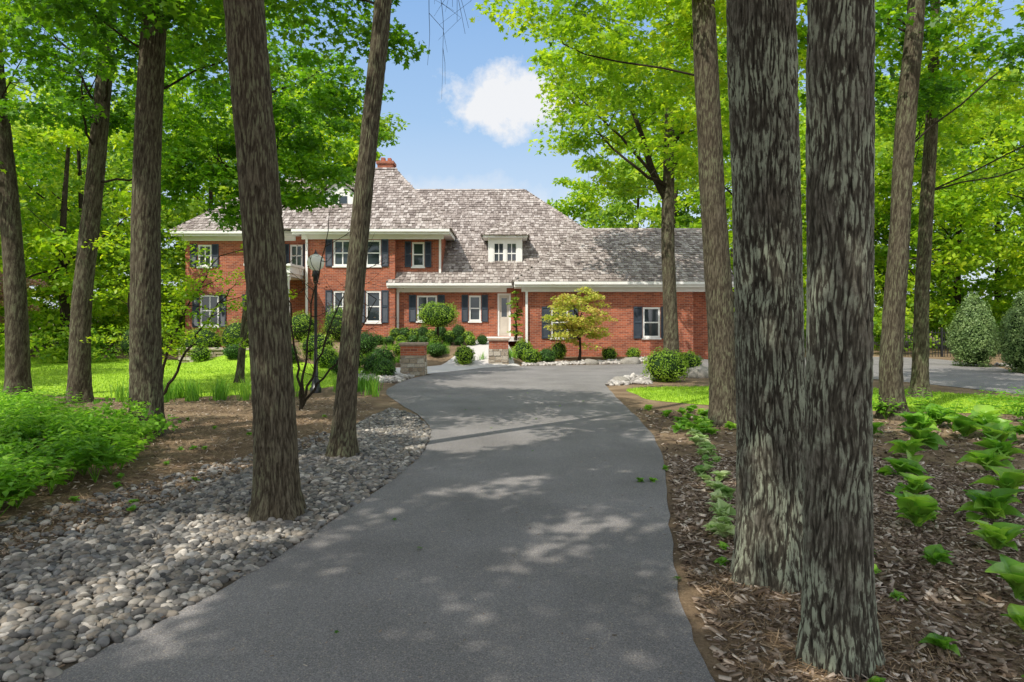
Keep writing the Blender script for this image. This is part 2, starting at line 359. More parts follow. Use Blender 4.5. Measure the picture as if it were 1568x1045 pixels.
# ------------------------------------------------------------------ ground
def sheet(name,poly,off,mat,step=.5,parent=None):
    bm=bmesh.new(); vs=[bm.verts.new((x,y,0)) for x,y in poly]; bm.faces.new(vs)
    xs=[p[0] for p in poly]; ys=[p[1] for p in poly]
    for ax,lo,hi in ((0,min(xs),max(xs)),(1,min(ys),max(ys))):
        k=math.floor(lo/step)*step
        while k<hi:
            n=(1,0,0) if ax==0 else (0,1,0); co=(k,0,0) if ax==0 else (0,k,0)
            bmesh.ops.bisect_plane(bm,geom=bm.verts[:]+bm.edges[:]+bm.faces[:],plane_co=co,plane_no=n); k+=step
    bmesh.ops.triangulate(bm,faces=bm.faces[:])
    for v in bm.verts: v.co.z=H(v.co.x,v.co.y)+off
    bmesh.ops.recalc_face_normals(bm,faces=bm.faces[:])
    me=bpy.data.meshes.new(name); bm.to_mesh(me); bm.free()
    if me.polygons and me.polygons[0].normal.z<0: me.flip_normals()
    me.materials.append(mat); ob=bpy.data.objects.new(name,me); COL.objects.link(ob); attach(ob,parent); return ob
def smoothpoly(P,n=6):
    P=np.array(P,float); m_=len(P); out=[]
    for i in range(m_):
        a,b,c,d=P[i-1],P[i],P[(i+1)%m_],P[(i+2)%m_]
        for u in np.linspace(0,1,n,endpoint=False):
            out.append(tuple(.5*((2*b)+(-a+c)*u+(2*a-5*b+4*c-d)*u*u+(-a+3*b-3*c+d)*u**3)))
    return out
xs=np.concatenate([[-600,-200,-80,-45],np.arange(-30,30.01,.5),[45,80,200,600]])
ys=np.concatenate([[-400,-100,-30,-12],np.arange(-6,42.01,.5),[55,80,140,300,900]])
g=MB(); nx=len(xs)
vv=[(x,y,H(x,y)) for y in ys for x in xs]
ff=[(j*nx+i,j*nx+i+1,(j+1)*nx+i+1,(j+1)*nx+i) for j in range(len(ys)-1) for i in range(nx-1)]
g.add(vv,ff); g.obj('ground',[M['mulch']],smooth=True)

DL=[(-2.2,-4),(-2.25,0),(-2.24,2),(-2.19,3.2),(-1.89,4.08),(-1.67,4.93),(-1.5,5.92),(-1.28,7.25),(-1.15,8.66),(-1.24,10.4),(-1.69,12.2),(-2.56,14.6),(-3.0,16.3),(-3.05,18.3),(-2.75,20.6),(-2.2,22.2)]
DN=[(-1.0,24.2),(.4,25.1),(1.6,25.5),(4,26.1),(8.4,28.2),(13,31),(18,31),(18,26),(15.8,20.5),(17,17.5),(23,13.8),(30,11),(30,8),(22,10.5),(15,12.8)]
DR=[(11.6,15.4),(11,18),(9.8,20.5),(7.5,21.8),(5,21.4),(3.3,20.2),(2.55,18.2),(2.36,16.3),(2.22,13.2),(2.13,10.8),(1.87,8.46),(1.5,6.6),(1.22,5.2),(1.02,4.1),(.95,3.2),(.92,2),(.92,0),(.92,-4)]
def sm(P,n=5):
    Q=catmull([(a,b,0) for a,b in P],len(P)*n); return [(q[0],q[1]) for q in Q]
dl=sm(DL); dr=sm(DR); dn=sm(DN,4)
rr=random.Random(3)
rag=lambda P:[(x+rr.uniform(-.018,.018),y) for x,y in P]
sheet('driveway',rag(dl)+dn+rag(dr),.010,M['asphalt'],1.0)
LAWN=smoothpoly([(-8.8,14.9),(-6.5,15.3),(-4.9,16.6),(-4.2,20),(-4.7,23.5),(-8,25.6),(-12.5,28.5),(-24,31),(-27,25),(-20,18.5),(-13,16.5)])
sheet('lawn',LAWN,.006,M['lawn'])
LAWN2=smoothpoly([(3.1,14.3),(2.85,15.5),(2.95,16.9),(5,17.4),(9,16.9),(11,15),(16,11.9),(22,9.5),(22,7.6),(16,9.6),(10,12),(5,13.2)])
sheet('lawn',LAWN2,.006,M['lawn'])
WALK=[(-2.9,20.9),(-2.2,22.1),(-1.0,24.15),(.3,25.05),(.2,26.5),(-.2,28.5),(-.1,31.7),(-1.6,31.7),(-1.6,28),(-2.6,25),(-5,23.6),(-5,22.2)]
sheet('walkway',WALK,.016,M['concrete'])
ROCK=[(-2.2,-2),(-2.24,1),(-2.19,3.1),(-1.9,4.08),(-1.67,4.93),(-1.5,5.92),(-1.27,7.25),(-1.14,8.66),(-1.23,10.4),(-1.70,12.1),(-2.3,13.0),(-2.55,11.6),(-2.6,10.2),(-2.85,8.6),(-3.15,7.4),(-3.4,6.3),(-3.7,5.3),(-4.1,4.2),(-4.6,3),(-5,1),(-5,-2)]
sheet('rock_bed',ROCK,.004,M['rockbase'])
ROCK2=[(2.45,17.7),(2.7,18.6),(3.4,20.0),(5,21.2),(7.4,21.6),(7.2,20.6),(5.2,20.4),(4.0,19.3),(3.6,18.0)]
ROCK3=[(.4,25.3),(1.6,25.7),(4,26.3),(7.8,28.1),(7.6,28.8),(4,27.2),(1.5,26.7),(.4,26.5)]
ROCK4=[(-3.1,18.3),(-2.95,20.6),(-4.6,21.2),(-4.8,19.3)]
ROCK5=[(16.2,20.5),(18.4,26),(20.5,26),(18.5,20.5),(24,15.5),(23.3,14.1),(17.5,17.8)]
def inpoly(P,x,y):
    P=np.array(P); x=np.asarray(x); y=np.asarray(y); r=np.zeros(x.shape,bool); j=len(P)-1
    for i in range(len(P)):
        xi,yi=P[i];xj,yj=P[j]
        c=((yi>y)!=(yj>y))&(x<(xj-xi)*(y-yi)/(yj-yi+1e-12)+xi); r^=c; j=i
    return r
def scatter(P,dens,rng):
    P=np.array(P); a=P.min(0); b=P.max(0); n=int((b-a).prod()*dens)
    x=rng.uniform(a[0],b[0],n); y=rng.uniform(a[1],b[1],n); k=inpoly(P,x,y); return x[k],y[k]
vh=np.vectorize(H)
def stones(P,dens,size,rng,tm=ICO2):
    x,y=scatter(P,dens,rng); n=len(x); z=vh(x,y)+size*rng.uniform(0,.55,n)+.004
    R=frames(rng.normal(size=(n,3))*.35+np.array([0,0,1.]),rng)
    s=size*(.35+1.0*rng.random(n)**1.6)[:,None]*np.stack([rng.uniform(.9,1.5,n),rng.uniform(.75,1.1,n),rng.uniform(.4,.75,n)],1)
    return inst(tm[0],tm[1],np.stack([x,y,z],1),R,s)
rng=np.random.default_rng(5)
RK=[(-2.22,2),(-2.19,3.2),(-1.9,4.08),(-1.67,4.93),(-1.5,5.92),(-1.27,7.25),(-1.14,8.66),(-1.23,10.4),(-1.70,12.1),(-2.3,13.0),(-2.5,11.6),(-2.45,10.2),(-2.7,8.6),(-3.0,7.4),(-3.15,6.3),(-3.4,5.3),(-3.8,4.2),(-4.3,3),(-4.4,2)]
RE=[(-2.5,10.2),(-2.7,8.6),(-3.0,7.4),(-3.15,6.3),(-3.4,5.3),(-3.8,4.2),(-4.3,3),(-5.3,3),(-4.5,5.3),(-4.1,6.3),(-3.7,7.4),(-3.3,8.6),(-2.9,10.2)]
build_np('river_rock',[stones(RK,1200,.032,rng),stones(RE,240,.030,rng)],[M['stone']],None,True)
build_np('river_rock',[stones(P,200,.075,rng) for P in (ROCK2,ROCK3,ROCK4,ROCK5)],[M['rock']],None,True)
CH=(np.array([(-.5,-.12,0),(.5,-.15,0),(.5,.12,.0),(-.45,.15,0),(-.5,-.12,.06),(.5,-.15,.06),(.5,.12,.06),(-.45,.15,.06)]),[(4,5,6,7),(0,1,5,4),(1,2,6,5),(2,3,7,6),(3,0,4,7)])
RBED=[(.98,1.5),(.98,3.2),(1.2,4.9),(1.45,6.1),(1.9,8.46),(2.18,10.8),(2.28,13),(5,12.4),(10,11.8),(15,9.5),(15,4),(5,1.5)]
LBED=[(-3.9,4.2),(-3.4,5.3),(-3.15,6.3),(-3,7.4),(-2.8,8.6),(-2.5,10.2),(-2.6,13),(-3.2,15),(-8.8,14.6),(-14,16),(-18,18),(-12,5),(-8,3)]
def chips(P,dens,L,rng,tilt=.3):
    x,y=scatter(P,dens,rng); n=len(x)
    R=frames(rng.normal(size=(n,3))*tilt+np.array([0,0,1.]),rng)
    s=L*rng.uniform(.4,1.3,n); sc3=np.stack([s,s*rng.uniform(.6,1.6,n),s],1)
    return inst(CH[0],CH[1],np.stack([x,y,vh(x,y)+rng.uniform(.002,.02,n)],1),R,sc3)
NR=[(.98,1.5),(.98,3.2),(1.2,4.9),(1.45,6.1),(1.9,8.46),(4.5,8.4),(7,6),(5,1.5)]
build_np('wood_chips',[chips(NR,800,.06,rng),chips(RBED,110,.07,rng),chips(LBED,120,.05,rng),chips(RK,200,.04,rng),chips(RE,500,.045,rng)],[M['chip']])
ST=(np.array([(-.5,-.02,0),(.5,-.02,.05),(.5,.02,.05),(-.5,.02,0)]),[(0,1,2,3)])
def straw(P,dens,L,rng):
    x,y=scatter(P,dens,rng); n=len(x); R=frames(rng.normal(size=(n,3))*.25+np.array([0,0,1.]),rng)
    return inst(ST[0],ST[1],np.stack([x,y,vh(x,y)+rng.uniform(.004,.02,n)],1),R,L*rng.uniform(.5,1.3,n))
build_np('pine_straw',[straw([(-3.9,4.4),(-3.1,6.5),(-2.6,9.5),(-3,12),(-6.5,12),(-6.5,4.4)],700,.09,rng),straw([(1.05,2.6),(1.2,4.6),(2.3,4.8),(2.2,2.6)],2200,.09,rng)],
   [islandmat('straw',[(0,(.13,.08,.04)),(.6,(.30,.20,.11)),(1,(.47,.35,.22))],.9)])
x,y=scatter([(-1.6,3),(.9,3),(2,10),(2,17),(-2,15),(-1,9)],9,rng); n=len(x)
build_np('fallen_leaf_litter',[inst(CH[0],CH[1],np.stack([x,y,np.full(n,.014)],1),frames(rng.normal(size=(n,3))*.1+np.array([0,0,1.]),rng),.022*rng.uniform(.4,1.2,n))],[M['chip']])
x,y=scatter([(-1.6,3),(.9,3),(2,10),(2,17),(-2,15),(-1,9)],.45,rng); n=len(x)
build_np('fallen_green_leaves',[inst(MAPLE[0],MAPLE[1],np.stack([x,y,np.full(n,.026)],1),frames(rng.normal(size=(n,3))*.2+np.array([0,0,1.]),rng),.065*rng.uniform(.5,1.2,n))],[M['leaf']])
def grass(P,dens,h,rng,w=.012):
    x,y=scatter(P,dens,rng); n=len(x); a=rng.uniform(0,6.28,n)
    t=np.stack([np.cos(a),np.sin(a),a*0],1); R=frames(np.tile([0,0,1.],(n,1))+rng.normal(size=(n,3))*.2,rng,t)
    hh=h*rng.uniform(.6,1.3,n); return inst(BLADE[0],BLADE[1],np.stack([x,y,vh(x,y)],1),R,np.stack([np.full(n,w),hh,hh],1))
build_np('lawn_grass',[grass(LAWN,200,.05,rng,.02),grass(LAWN2,600,.05,rng,.015)],[M['grassblade']])

# ------------------------------------------------------------------ brick house
house=empty('brick_house',(-3,32,0))
W=MB(); T=MB(); G=MB(); SH=MB(); RF=MB()
def wall(x0,x1,z0,z1,y,ops):
    X=sorted(set([x0,x1]+[o[0] for o in ops]+[o[1] for o in ops])); Z=sorted(set([z0,z1]+[o[2] for o in ops]+[o[3] for o in ops]))
    for i in range(len(X)-1):
        for j in range(len(Z)-1):
            cx=(X[i]+X[i+1])/2; cz=(Z[j]+Z[j+1])/2
            if any(o[0]<cx<o[1] and o[2]<cz<o[3] for o in ops): continue
            W.add([(X[i],y,Z[j]),(X[i+1],y,Z[j]),(X[i+1],y,Z[j+1]),(X[i],y,Z[j+1])],[(0,1,2,3)])
    d=.14
    for a,b,c,e in ops:
        W.add([(a,y,c),(a,y+d,c),(a,y+d,e),(a,y,e)],[(0,1,2,3)]); W.add([(b,y,c),(b,y,e),(b,y+d,e),(b,y+d,c)],[(0,1,2,3)])
        W.add([(a,y,c),(b,y,c),(b,y+d,c),(a,y+d,c)],[(0,1,2,3)]); W.add([(a,y,e),(a,y+d,e),(b,y+d,e),(b,y,e)],[(0,1,2,3)])
def window(a,b,c,e,y,nx=1,nz=2,shut=.36,sides=(1,1)):
    t=.08
    T.box(a,b,y+.02,y+.10,c,c+t); T.box(a,b,y+.02,y+.10,e-t,e); T.box(a,a+t,y+.022,y+.098,c+t,e-t); T.box(b-t,b,y+.022,y+.098,c+t,e-t)
    T.box(a-.04,b+.04,y-.05,y+.018,c-.07,c-.002)
    for k in range(1,nx):
        m_=a+(b-a)*k/nx; T.box(m_-.025,m_+.025,y+.05,y+.085,c+t,e-t)
    for k in range(1,nz):
        m_=c+(e-c)*k/nz; T.box(a+t,b-t,y+.045,y+.09,m_-.026,m_+.026)
    G.box(a+.02,b-.02,y+.075,y+.08,c+.02,e-.02)
    for s,on in zip((-1,1),sides):
        if not on: continue
        x0=a-shut-.03 if s<0 else b+.03; x1=x0+shut
        SH.box(x0,x0+.05,y-.05,y-.004,c-.03,e+.03); SH.box(x1-.05,x1,y-.05,y-.004,c-.03,e+.03)
        for zz in (c-.03,(c+e)/2-.03,e-.04): SH.box(x0+.05,x1-.05,y-.048,y-.004,zz,zz+.07)
        zz=c+.04
        while zz<e-.05:
            SH.add([(x0+.05,y-.04,zz),(x1-.05,y-.04,zz),(x1-.05,y-.012,zz+.05),(x0+.05,y-.012,zz+.05)],[(0,1,2,3)]); zz+=.05
def side(x,y0,y1,z0,z1,s):
    q=[(x,y0,z0),(x,y1,z0),(x,y1,z1),(x,y0,z1)]; W.add(q,[(0,1,2,3)] if s>0 else [(3,2,1,0)])
ops=[(1.65,2.4,.95,2.25),(5.55,6.3,.95,2.25)]
wall(.5,7.7,-.1,3.12,29,ops)
for o in ops: window(*o,29)
side(.5,29,34,-.1,3.2,-1); side(7.7,29,29.8,-.1,3.2,1); wall(7.7,9.0,-.1,3.12,29.8,[]); side(9.0,29.8,38,-.1,3.2,1)
ops=[(-4.45,-3.5,1.65,2.85),(-2.02,-1.45,1.65,2.85),(-.68,-.05,.95,2.95)]
wall(-5.4,.5,-.1,3.25,31.9,ops); window(*ops[0],31.9,2,2,.33); window(*ops[1],31.9,1,2,.3)
a,b,c,e=ops[2]
T.box(a,a+.09,31.93,32.02,c,e-.09); T.box(b-.09,b,31.93,32.02,c,e-.09); T.box(a,b,31.93,32.02,e-.09,e)
D=MB(); D.box(a+.09,b-.09,31.97,32.02,c,c+.9); D.box(a+.09,a+.19,31.97,32.02,c+.9,e-.09); D.box(b-.19,b-.09,31.97,32.02,c+.9,e-.09); D.box(a+.19,b-.19,31.97,32.02,e-.22,e-.09)
D.box(a+.17,b-.17,31.955,31.969,c+.15,c+.75)
G.box(a+.19,b-.19,31.985,31.99,c+.9,e-.22)
T.box(-1.3,.48,30.6,31.9,.75,.93)
ops=[(-8.25,-7.4,4.2,5.4),(-6.75,-6.05,4.2,5.4),(-8.25,-7.4,1.6,3.05),(-6.75,-6.05,1.6,3.05)]
wall(-9.55,-5.4,-.1,5.7,31.5,ops)
for o in ops: window(*o,31.5,2 if o[0]<-7 else 1,2,.32)
side(-5.4,31.5,31.95,-.1,5.7,1)
ops=[(-4.68,-4.1,4.2,5.35)]
wall(-5.4,-3.28,3.25,5.7,31.95,ops); window(*ops[0],31.95,1,2,.3)
side(-3.28,31.95,40,3.2,5.7,1)
ops=[(-15.0,-14.35,4.25,5.3),(-10.6,-10.0,4.25,5.3),(-14.9,-14.0,1.4,2.9),(-12.5,-11.6,1.4,2.9)]
wall(-15.6,-9.55,-.1,5.75,32.6,ops)
for o in ops: window(*o,32.6,2,2,.32)
side(-9.55,31.5,32.6,-.1,5.7,-1); side(-15.6,32.6,40,-.1,5.7,-1)
W.obj('brick_walls',[M['brick']],house)
def eave_x(x0,x1,y,z,wy):
    T.box(x0,x1,y,y+.03,z-.24,z-.01); T.box(x0-.01,x1+.01,y-.11,y-.002,z-.13,z-.015)
    T.box(x0,x1,y+.032,wy+.02,z-.2,z-.17)
    T.box(x0+.3,x1-.3,wy-.06,wy-.003,z-.42,z-.202)
def eave_y(x,y0,y1,z,s):
    T.box(x-.015,x+.015,y0,y1,z-.2,z-.01); T.box(min(x,x-s*.45),max(x,x-s*.45),y0,y1,z-.195,z-.172)
eave_x(.1,9.4,28.55,3.32,29); eave_y(.1,28.58,31.0,3.32,-1)
eave_x(-5.75,.05,31.4,3.42,31.9); eave_y(-5.75,31.43,32,3.42,-1)
eave_x(-10,-2.85,31.05,5.85,31.5); eave_y(-2.85,31.08,39,5.85,1)
T.box(-5.4,-2.9,31.4,31.97,5.62,5.68)
eave_x(-16.05,-10.02,32.15,5.9,32.6); eave_y(-16.05,32.2,40,5.9,-1)
for x,y,z0,z1 in ((.62,28.93,.1,3.1),(-5.32,31.82,.8,3.2),(-3.36,31.88,3.9,5.6),(-9.45,31.42,.8,5.6)):
    T.box(x-.05,x+.05,y-.03,y+.04,z0,z1)
T.box(-11.5,-9.62,29.6,32.55,3.75,4.05); T.box(-11.6,-9.57,29.5,32.58,4.052,4.15); T.box(-11.45,-9.67,29.65,32.5,3.6,3.748)
cp=[]
for x in (-11.25,-9.85):
    z=np.array([.85,.95,1.0,1.05,2.2,3.4,3.45,3.5,3.6]); r=np.array([.2,.2,.16,.145,.14,.12,.15,.17,.17])
    cp.append(tube(np.stack([z*0+x,z*0+29.85,z],1),r,20))
build_np('portico_columns',cp,[M['white']],house,True)
# dormer
yd=32.6; x0,x1=-1.14,.49
T.box(x0,x0+.26,yd,yd+.1,4.15,5.62); T.box(x1-.26,x1,yd,yd+.1,4.15,5.62); T.box(x0+.26,x1-.26,yd,yd+.1,5.40,5.62); T.box(x0+.26,x1-.26,yd,yd+.1,4.15,4.36)
T.box(-.385,-.265,yd,yd+.1,4.36,5.40)
for a,b in ((x0+.26,-.385),(-.265,x1-.26)):
    G.box(a,b,yd+.06,yd+.065,4.36,5.40)
    T.box(a,b,yd+.03,yd+.059,4.86,4.91); m_=(a+b)/2; T.box(m_-.018,m_+.018,yd+.032,yd+.058,4.36,5.40)
    T.box(a,a+.045,yd+.02,yd+.058,4.36,5.40);T.box(b-.045,b,yd+.02,yd+.058,4.36,5.40);T.box(a+.045,b-.045,yd+.02,yd+.058,4.36,4.41);T.box(a+.045,b-.045,yd+.02,yd+.058,5.35,5.40)
T.add([(x0,yd+.1,4.15),(x0,yd+2.2,5.62),(x0,yd+.1,5.62)],[(0,1,2)]); T.add([(x1,yd+.1,4.15),(x1,yd+2.2,5.62),(x1,yd+.1,5.62)],[(2,1,0)])
T.box(x0-.25,x1+.25,yd-.25,yd+2.2,5.622,5.74)
# upper-left dormer
T.box(-9.0,-7.5,32.5,35,6.5,7.75); G.box(-8.65,-7.85,32.47,32.495,6.75,7.6); T.box(-8.28,-8.22,32.44,32.468,6.75,7.6); T.box(-8.65,-7.85,32.442,32.466,7.15,7.2)
T.add([(-9.0,32.5,7.752),(-7.5,32.5,7.752),(-8.25,32.5,8.36)],[(0,1,2)])
T.obj('white_trim',[M['white']],house); G.obj('window_glass',[M['glass']],house); SH.obj('shutters',[M['shutter']],house); D.obj('door',[M['door']],house)
SK=MB(); rs=random.Random(4)
def roof(poly,exp=.2):
    P=[Vector(p) for p in poly]; n=(P[1]-P[0]).cross(P[2]-P[0]).normalized()
    if n.z<0: n=-n; P=P[::-1]
    RF.add([tuple(p-n*.02) for p in P],[tuple(range(len(P)))])
    u=Vector((-n.y,n.x,0)); u=u.normalized(); v=n.cross(u)
    if v.z<0: v=-v; u=-u
    o=P[0]; q=np.array([((p-o).dot(u),(p-o).dot(v)) for p in P])
    vmin,vmax=q[:,1].min(),q[:,1].max(); umin,umax=q[:,0].min(),q[:,0].max()
    r=vmin-.04
    while r<vmax:
        a=umin-rs.random()*.2
        while a<umax:
            w=rs.uniform(.10,.24); b=a+w-.014; c=(a+b)/2
            tops=np.array([c,a+.02,b-.02])
            if inpoly(q,tops,np.full(3,r+.12)).all():
                j=rs.uniform(-.022,.022); L=min(.34,vmax-r+.02); t=rs.uniform(.025,.06)
                def w3(uu,vv,nn): return o+u*uu+v*vv+n*nn
                vs=[w3(a,r+j,t),w3(b,r+j,t+rs.uniform(-.008,.008)),w3(b,r+L,.004),w3(a,r+L,.004),w3(a,r+j,-.012),w3(b,r+j,-.012)]
                SK.add(vs,[(0,1,2,3),(4,5,1,0),(4,0,3),(1,5,2)])
            a+=w
        r+=exp
def ridge(a,b,w=.14):
    a=Vector(a);b=Vector(b);d=(b-a); L=d.length; d.normalize(); s=d.cross(Vector((0,0,1))).normalized(); up=s.cross(d); k=0
    while k<L:
        c=a+d*k+up*.03; e=a+d*min(L,k+.3)+up*.012
        SK.add([c-s*w-up*.07,c+up*.03,c+s*w-up*.07,e-s*w-up*.07,e+up*.02,e+s*w-up*.07],[(0,1,4,3),(1,2,5,4),(0,2,1)]); k+=.22
e0=3.32
roof([(.05,28.5,e0),(9.45,28.5,e0),(9.45,33.4,6.15),(3.3,33.4,6.15)],.22); roof([(.05,28.5,e0),(3.3,33.4,6.15),(3.3,33.6,6.15),(.05,38.3,e0)]); roof([(9.45,38.3,e0),(9.45,33.4,6.15),(3.3,33.4,6.15),(.05,38.3,e0)])
ridge((.05,28.5,e0),(3.3,33.4,6.15)); ridge((3.3,33.4,6.15),(9.45,33.4,6.15))
RF.add([(9.0,29.5,3.2),(9.0,37.3,3.2),(9.0,33.4,6.05)],[(0,1,2)],1)
e0=3.42
roof([(-5.8,31.35,e0),(7.1,31.35,e0),(.7,38,8.95),(-5.8,38,8.95)],.22); roof([(7.1,31.35,e0),(7.1,44.6,e0),(.7,38,8.95)]); ridge((7.1,31.35,e0),(.7,38,8.95)); ridge((-6,38,8.95),(.7,38,8.95))
roof([(-5.8,44.6,e0),(7.1,44.6,e0),(.7,38,8.95),(-5.8,38,8.95)])
e0=5.85; zt=9.45
roof([(-12.5,31.0,e0),(-2.8,31.0,e0),(-6.0,35,zt),(-7.4,35,zt)],.22); roof([(-2.8,31.0,e0),(-2.8,39.2,e0),(-6.0,35.1,zt),(-6.0,35,zt)],.22); roof([(-12.5,31.0,e0),(-7.4,35,zt),(-7.4,35.1,zt),(-12.5,39.2,e0)]); roof([(-2.8,39.2,e0),(-12.5,39.2,e0),(-7.4,35.1,zt),(-6,35.1,zt)])
ridge((-2.8,31.0,e0),(-6.0,35,zt)); ridge((-12.5,31.0,e0),(-7.4,35,zt)); ridge((-7.5,35,zt+.02),(-5.9,35,zt+.02))
e0=5.9
roof([(-16.1,32.1,e0),(-9.0,32.1,e0),(-9.0,36.2,9.2),(-12.4,36.2,9.2)],.22); roof([(-16.1,32.1,e0),(-12.4,36.2,9.2),(-16.1,40.3,e0)]); ridge((-16.1,32.1,e0),(-12.4,36.2,9.2)); ridge((-12.4,36.2,9.2),(-9,36.2,9.2))
za=5.75; cx=-.325
roof([(x0-.3,yd-.3,za),(x1+.3,yd-.3,za),(cx,yd+.75,6.62)],.16); roof([(x0-.3,yd-.3,za),(cx,yd+.75,6.62),(cx,yd+3.0,6.62),(x0-.3,yd+2.2,za)],.16); roof([(x1+.3,yd-.3,za),(x1+.3,yd+2.2,za),(cx,yd+3.0,6.62),(cx,yd+.75,6.62)],.16)
ridge((x0-.3,yd-.3,za),(cx,yd+.75,6.62),.09); ridge((x1+.3,yd-.3,za),(cx,yd+.75,6.62),.09); ridge((cx,yd+.75,6.62),(cx,yd+2.9,6.62),.09)
roof([(-9.2,32.3,7.7),(-8.25,32.3,8.42),(-8.25,35,8.42),(-9.2,35,7.7)]); roof([(-7.3,32.3,7.7),(-8.25,32.3,8.42),(-8.25,35,8.42),(-7.3,35,7.7)])
RF.obj('roof_deck',[M['deck'],M['brick']],house); SK.obj('cedar_shake_roof',[M['shake']],house)
C=MB(); C.box(-7.1,-6.3,36,36.8,8,9.95); C.box(-7.16,-6.24,35.94,36.86,9.952,10.1); C.box(-6.95,-6.75,36.2,36.5,10.102,10.32); C.box(-6.6,-6.42,36.2,36.5,10.102,10.3)
C.obj('chimney',[M['brick']],house)

# ------------------------------------------------------------------ pillars, lamp, fence, stone wall, boulders
def pillar(x,y,h):
    e=empty('stone_pillar',(x,y,0)); w=.34
    B=MB(); B.box(x-w,x+w,y-w,y+w,-.05,h*.62); B.obj('mortar_core',[M['concrete']],e)
    S=MB(); r=random.Random(int(y*10))
    for face in range(4):
        zz=0
        while zz<h*.6:
            hh=min(r.uniform(.09,.17),h*.62-zz)
            if hh<.04: break
            a=-w-.02
            while a<w:
                ww=min(r.uniform(.13,.3),w+.02-a); d=w+r.uniform(.012,.04)
                if ww>.03:
                    c,s=[(1,0),(0,1),(-1,0),(0,-1)][face]
                    def tr(p,q): return (x+p*c-q*s,y+p*s+q*c)
                    q=[tr(a+.006,-d),tr(a+ww-.006,-d),tr(a+ww-.006,-w+.01),tr(a+.006,-w+.01)]
                    S.add([(*p,zz+.006) for p in q]+[(*p,zz+hh-.006) for p in q],[(0,3,2,1),(4,5,6,7),(0,1,5,4),(1,2,6,5),(2,3,7,6),(3,0,4,7)])
                a+=ww
            zz+=hh
    S.obj('field_stones',[M['fieldstone']],e,bevel=.008)
    B=MB(); B.box(x-w-.02,x+w+.02,y-w-.02,y+w+.02,h*.62+.001,h*.92); B.obj('brick_band',[M['brick']],e)
    B=MB(); B.box(x-w-.07,x+w+.07,y-w-.07,y+w+.07,h*.92+.001,h); B.obj('cap',[M['cap']],e,bevel=.015)
pillar(-3.05,21.2,1.0); pillar(-.5,25.6,1.02)
e=empty('street_lamp',(-4.6,16,0))
z=np.array([0,.12,.14,.3,.34,.9,.95,2.55,2.6,2.7,2.74,2.86]); r=np.array([.13,.13,.1,.085,.055,.045,.038,.034,.06,.06,.09,.07])
build_np('post',[tube(np.stack([z*0-4.6,z*0+16,z],1),r,20)],[M['black']],e,True)
v,f=ICO3; build_np('globe',[inst(v,f,[(-4.6,16,3.05)],np.eye(3)[None],np.array([.2]))],[M['globe']],e,True)
z=np.array([3.23,3.25,3.30,3.36]); build_np('finial',[tube(np.stack([z*0-4.6,z*0+16,z],1),np.array([.07,.05,.02,.004]),12)],[M['black']],e,True)
F=MB()
for i in range(40):
    x=17.5+i*.14; F.box(x-.01,x+.01,31.6,31.62,0,1.25)
F.box(17.4,23.2,31.598,31.622,1.1,1.13); F.box(17.4,23.2,31.598,31.622,.15,.18)
for x in (17.5,19.9,22.3): F.box(x-.04,x+.04,31.57,31.65,0,1.35)
F.obj('metal_fence',[M['black']])
S=MB(); r=random.Random(2); zz=-.02
while zz<.5:
    a=-13.2
    while a<-10.2:
        ww=r.uniform(.2,.45); S.box(a+.008,a+ww-.008,27.0+r.uniform(-.03,.02),27.4,zz+.005,zz+.12); a+=ww
    zz+=.125
S.box(-13.25,-10.1,26.93,27.45,.51,.58); S.obj('stone_wall',[M['fieldstone']],bevel=.01)
def boulder(x,y,s,seed):
    v,f=ICO3; v=v.copy()
    for i in range(len(v)):
        q=Vector(v[i]); v[i]*=1+.25*noise.noise(q*1.3+Vector((seed,0,0)))+.08*noise.noise(q*4+Vector((0,seed,0)))
    build_np('boulder',[inst(v,f,[(x,y,H(x,y)+s*.25)],np.eye(3)[None],np.array([[s*1.3,s,s*.65]]))],[M['stone']],None,True)
boulder(5.6,20.3,.4,3); boulder(2.9,18.4,.2,8); boulder(4.6,26.4,.3,5); boulder(3.0,26.2,.24,9)

# ------------------------------------------------------------------ near trees
BK,BG=M['bark'],M['barkgray']
tree('maple_tree',[(-10.7,14.8,0,.27),(-10.75,14.8,2,.24),(-11.0,14.9,4.5,.22),(-11.4,15,8,.17),(-11.6,15.2,12,.07)],[((-11.6,14.6,8.4),(3.2,2.8,3.8),46)],BK,M['leaf'],1)
tree('maple_tree',[(-9.0,14.2,0,.25),(-8.95,14.2,2,.22),(-8.75,14.3,4.5,.2),(-8.5,14.4,8,.16),(-8.3,14.6,12,.06)],[((-8.6,14.2,7.8),(3.0,2.6,3.0),50)],BK,M['leaf'],2)
tree('oak_tree',[(-5.4,10.1,0,.27),(-5.42,10.1,1.5,.24),(-5.4,10.1,4.,.22),(-5.3,10.2,7,.18),(-5.2,10.4,11,.07)],[((-5.6,10.4,7.6),(3.2,2.4,2.6),78)],BK,M['leaf'],3,70,140,.012,1.,.12,nmain=5,rb=.02)
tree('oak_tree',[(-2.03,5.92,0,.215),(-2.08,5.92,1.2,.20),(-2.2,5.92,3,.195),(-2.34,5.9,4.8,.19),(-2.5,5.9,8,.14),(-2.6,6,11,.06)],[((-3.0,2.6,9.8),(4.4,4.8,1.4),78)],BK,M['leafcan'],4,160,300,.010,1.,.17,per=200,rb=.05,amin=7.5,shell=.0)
tree('oak_tree',[(-2.12,8.5,0,.175),(-2.03,8.5,1.2,.145),(-1.85,8.5,3.3,.13),(-1.6,8.5,5.7,.12),(-1.35,8.6,9,.10),(-1.2,8.8,12,.05)],[((-3.5,10.0,7.4),(2.3,2.0,2.4),52)],BK,M['leaf'],5,90,190,.008,1.1,.12,amin=5.4,nmain=4,rb=.02)
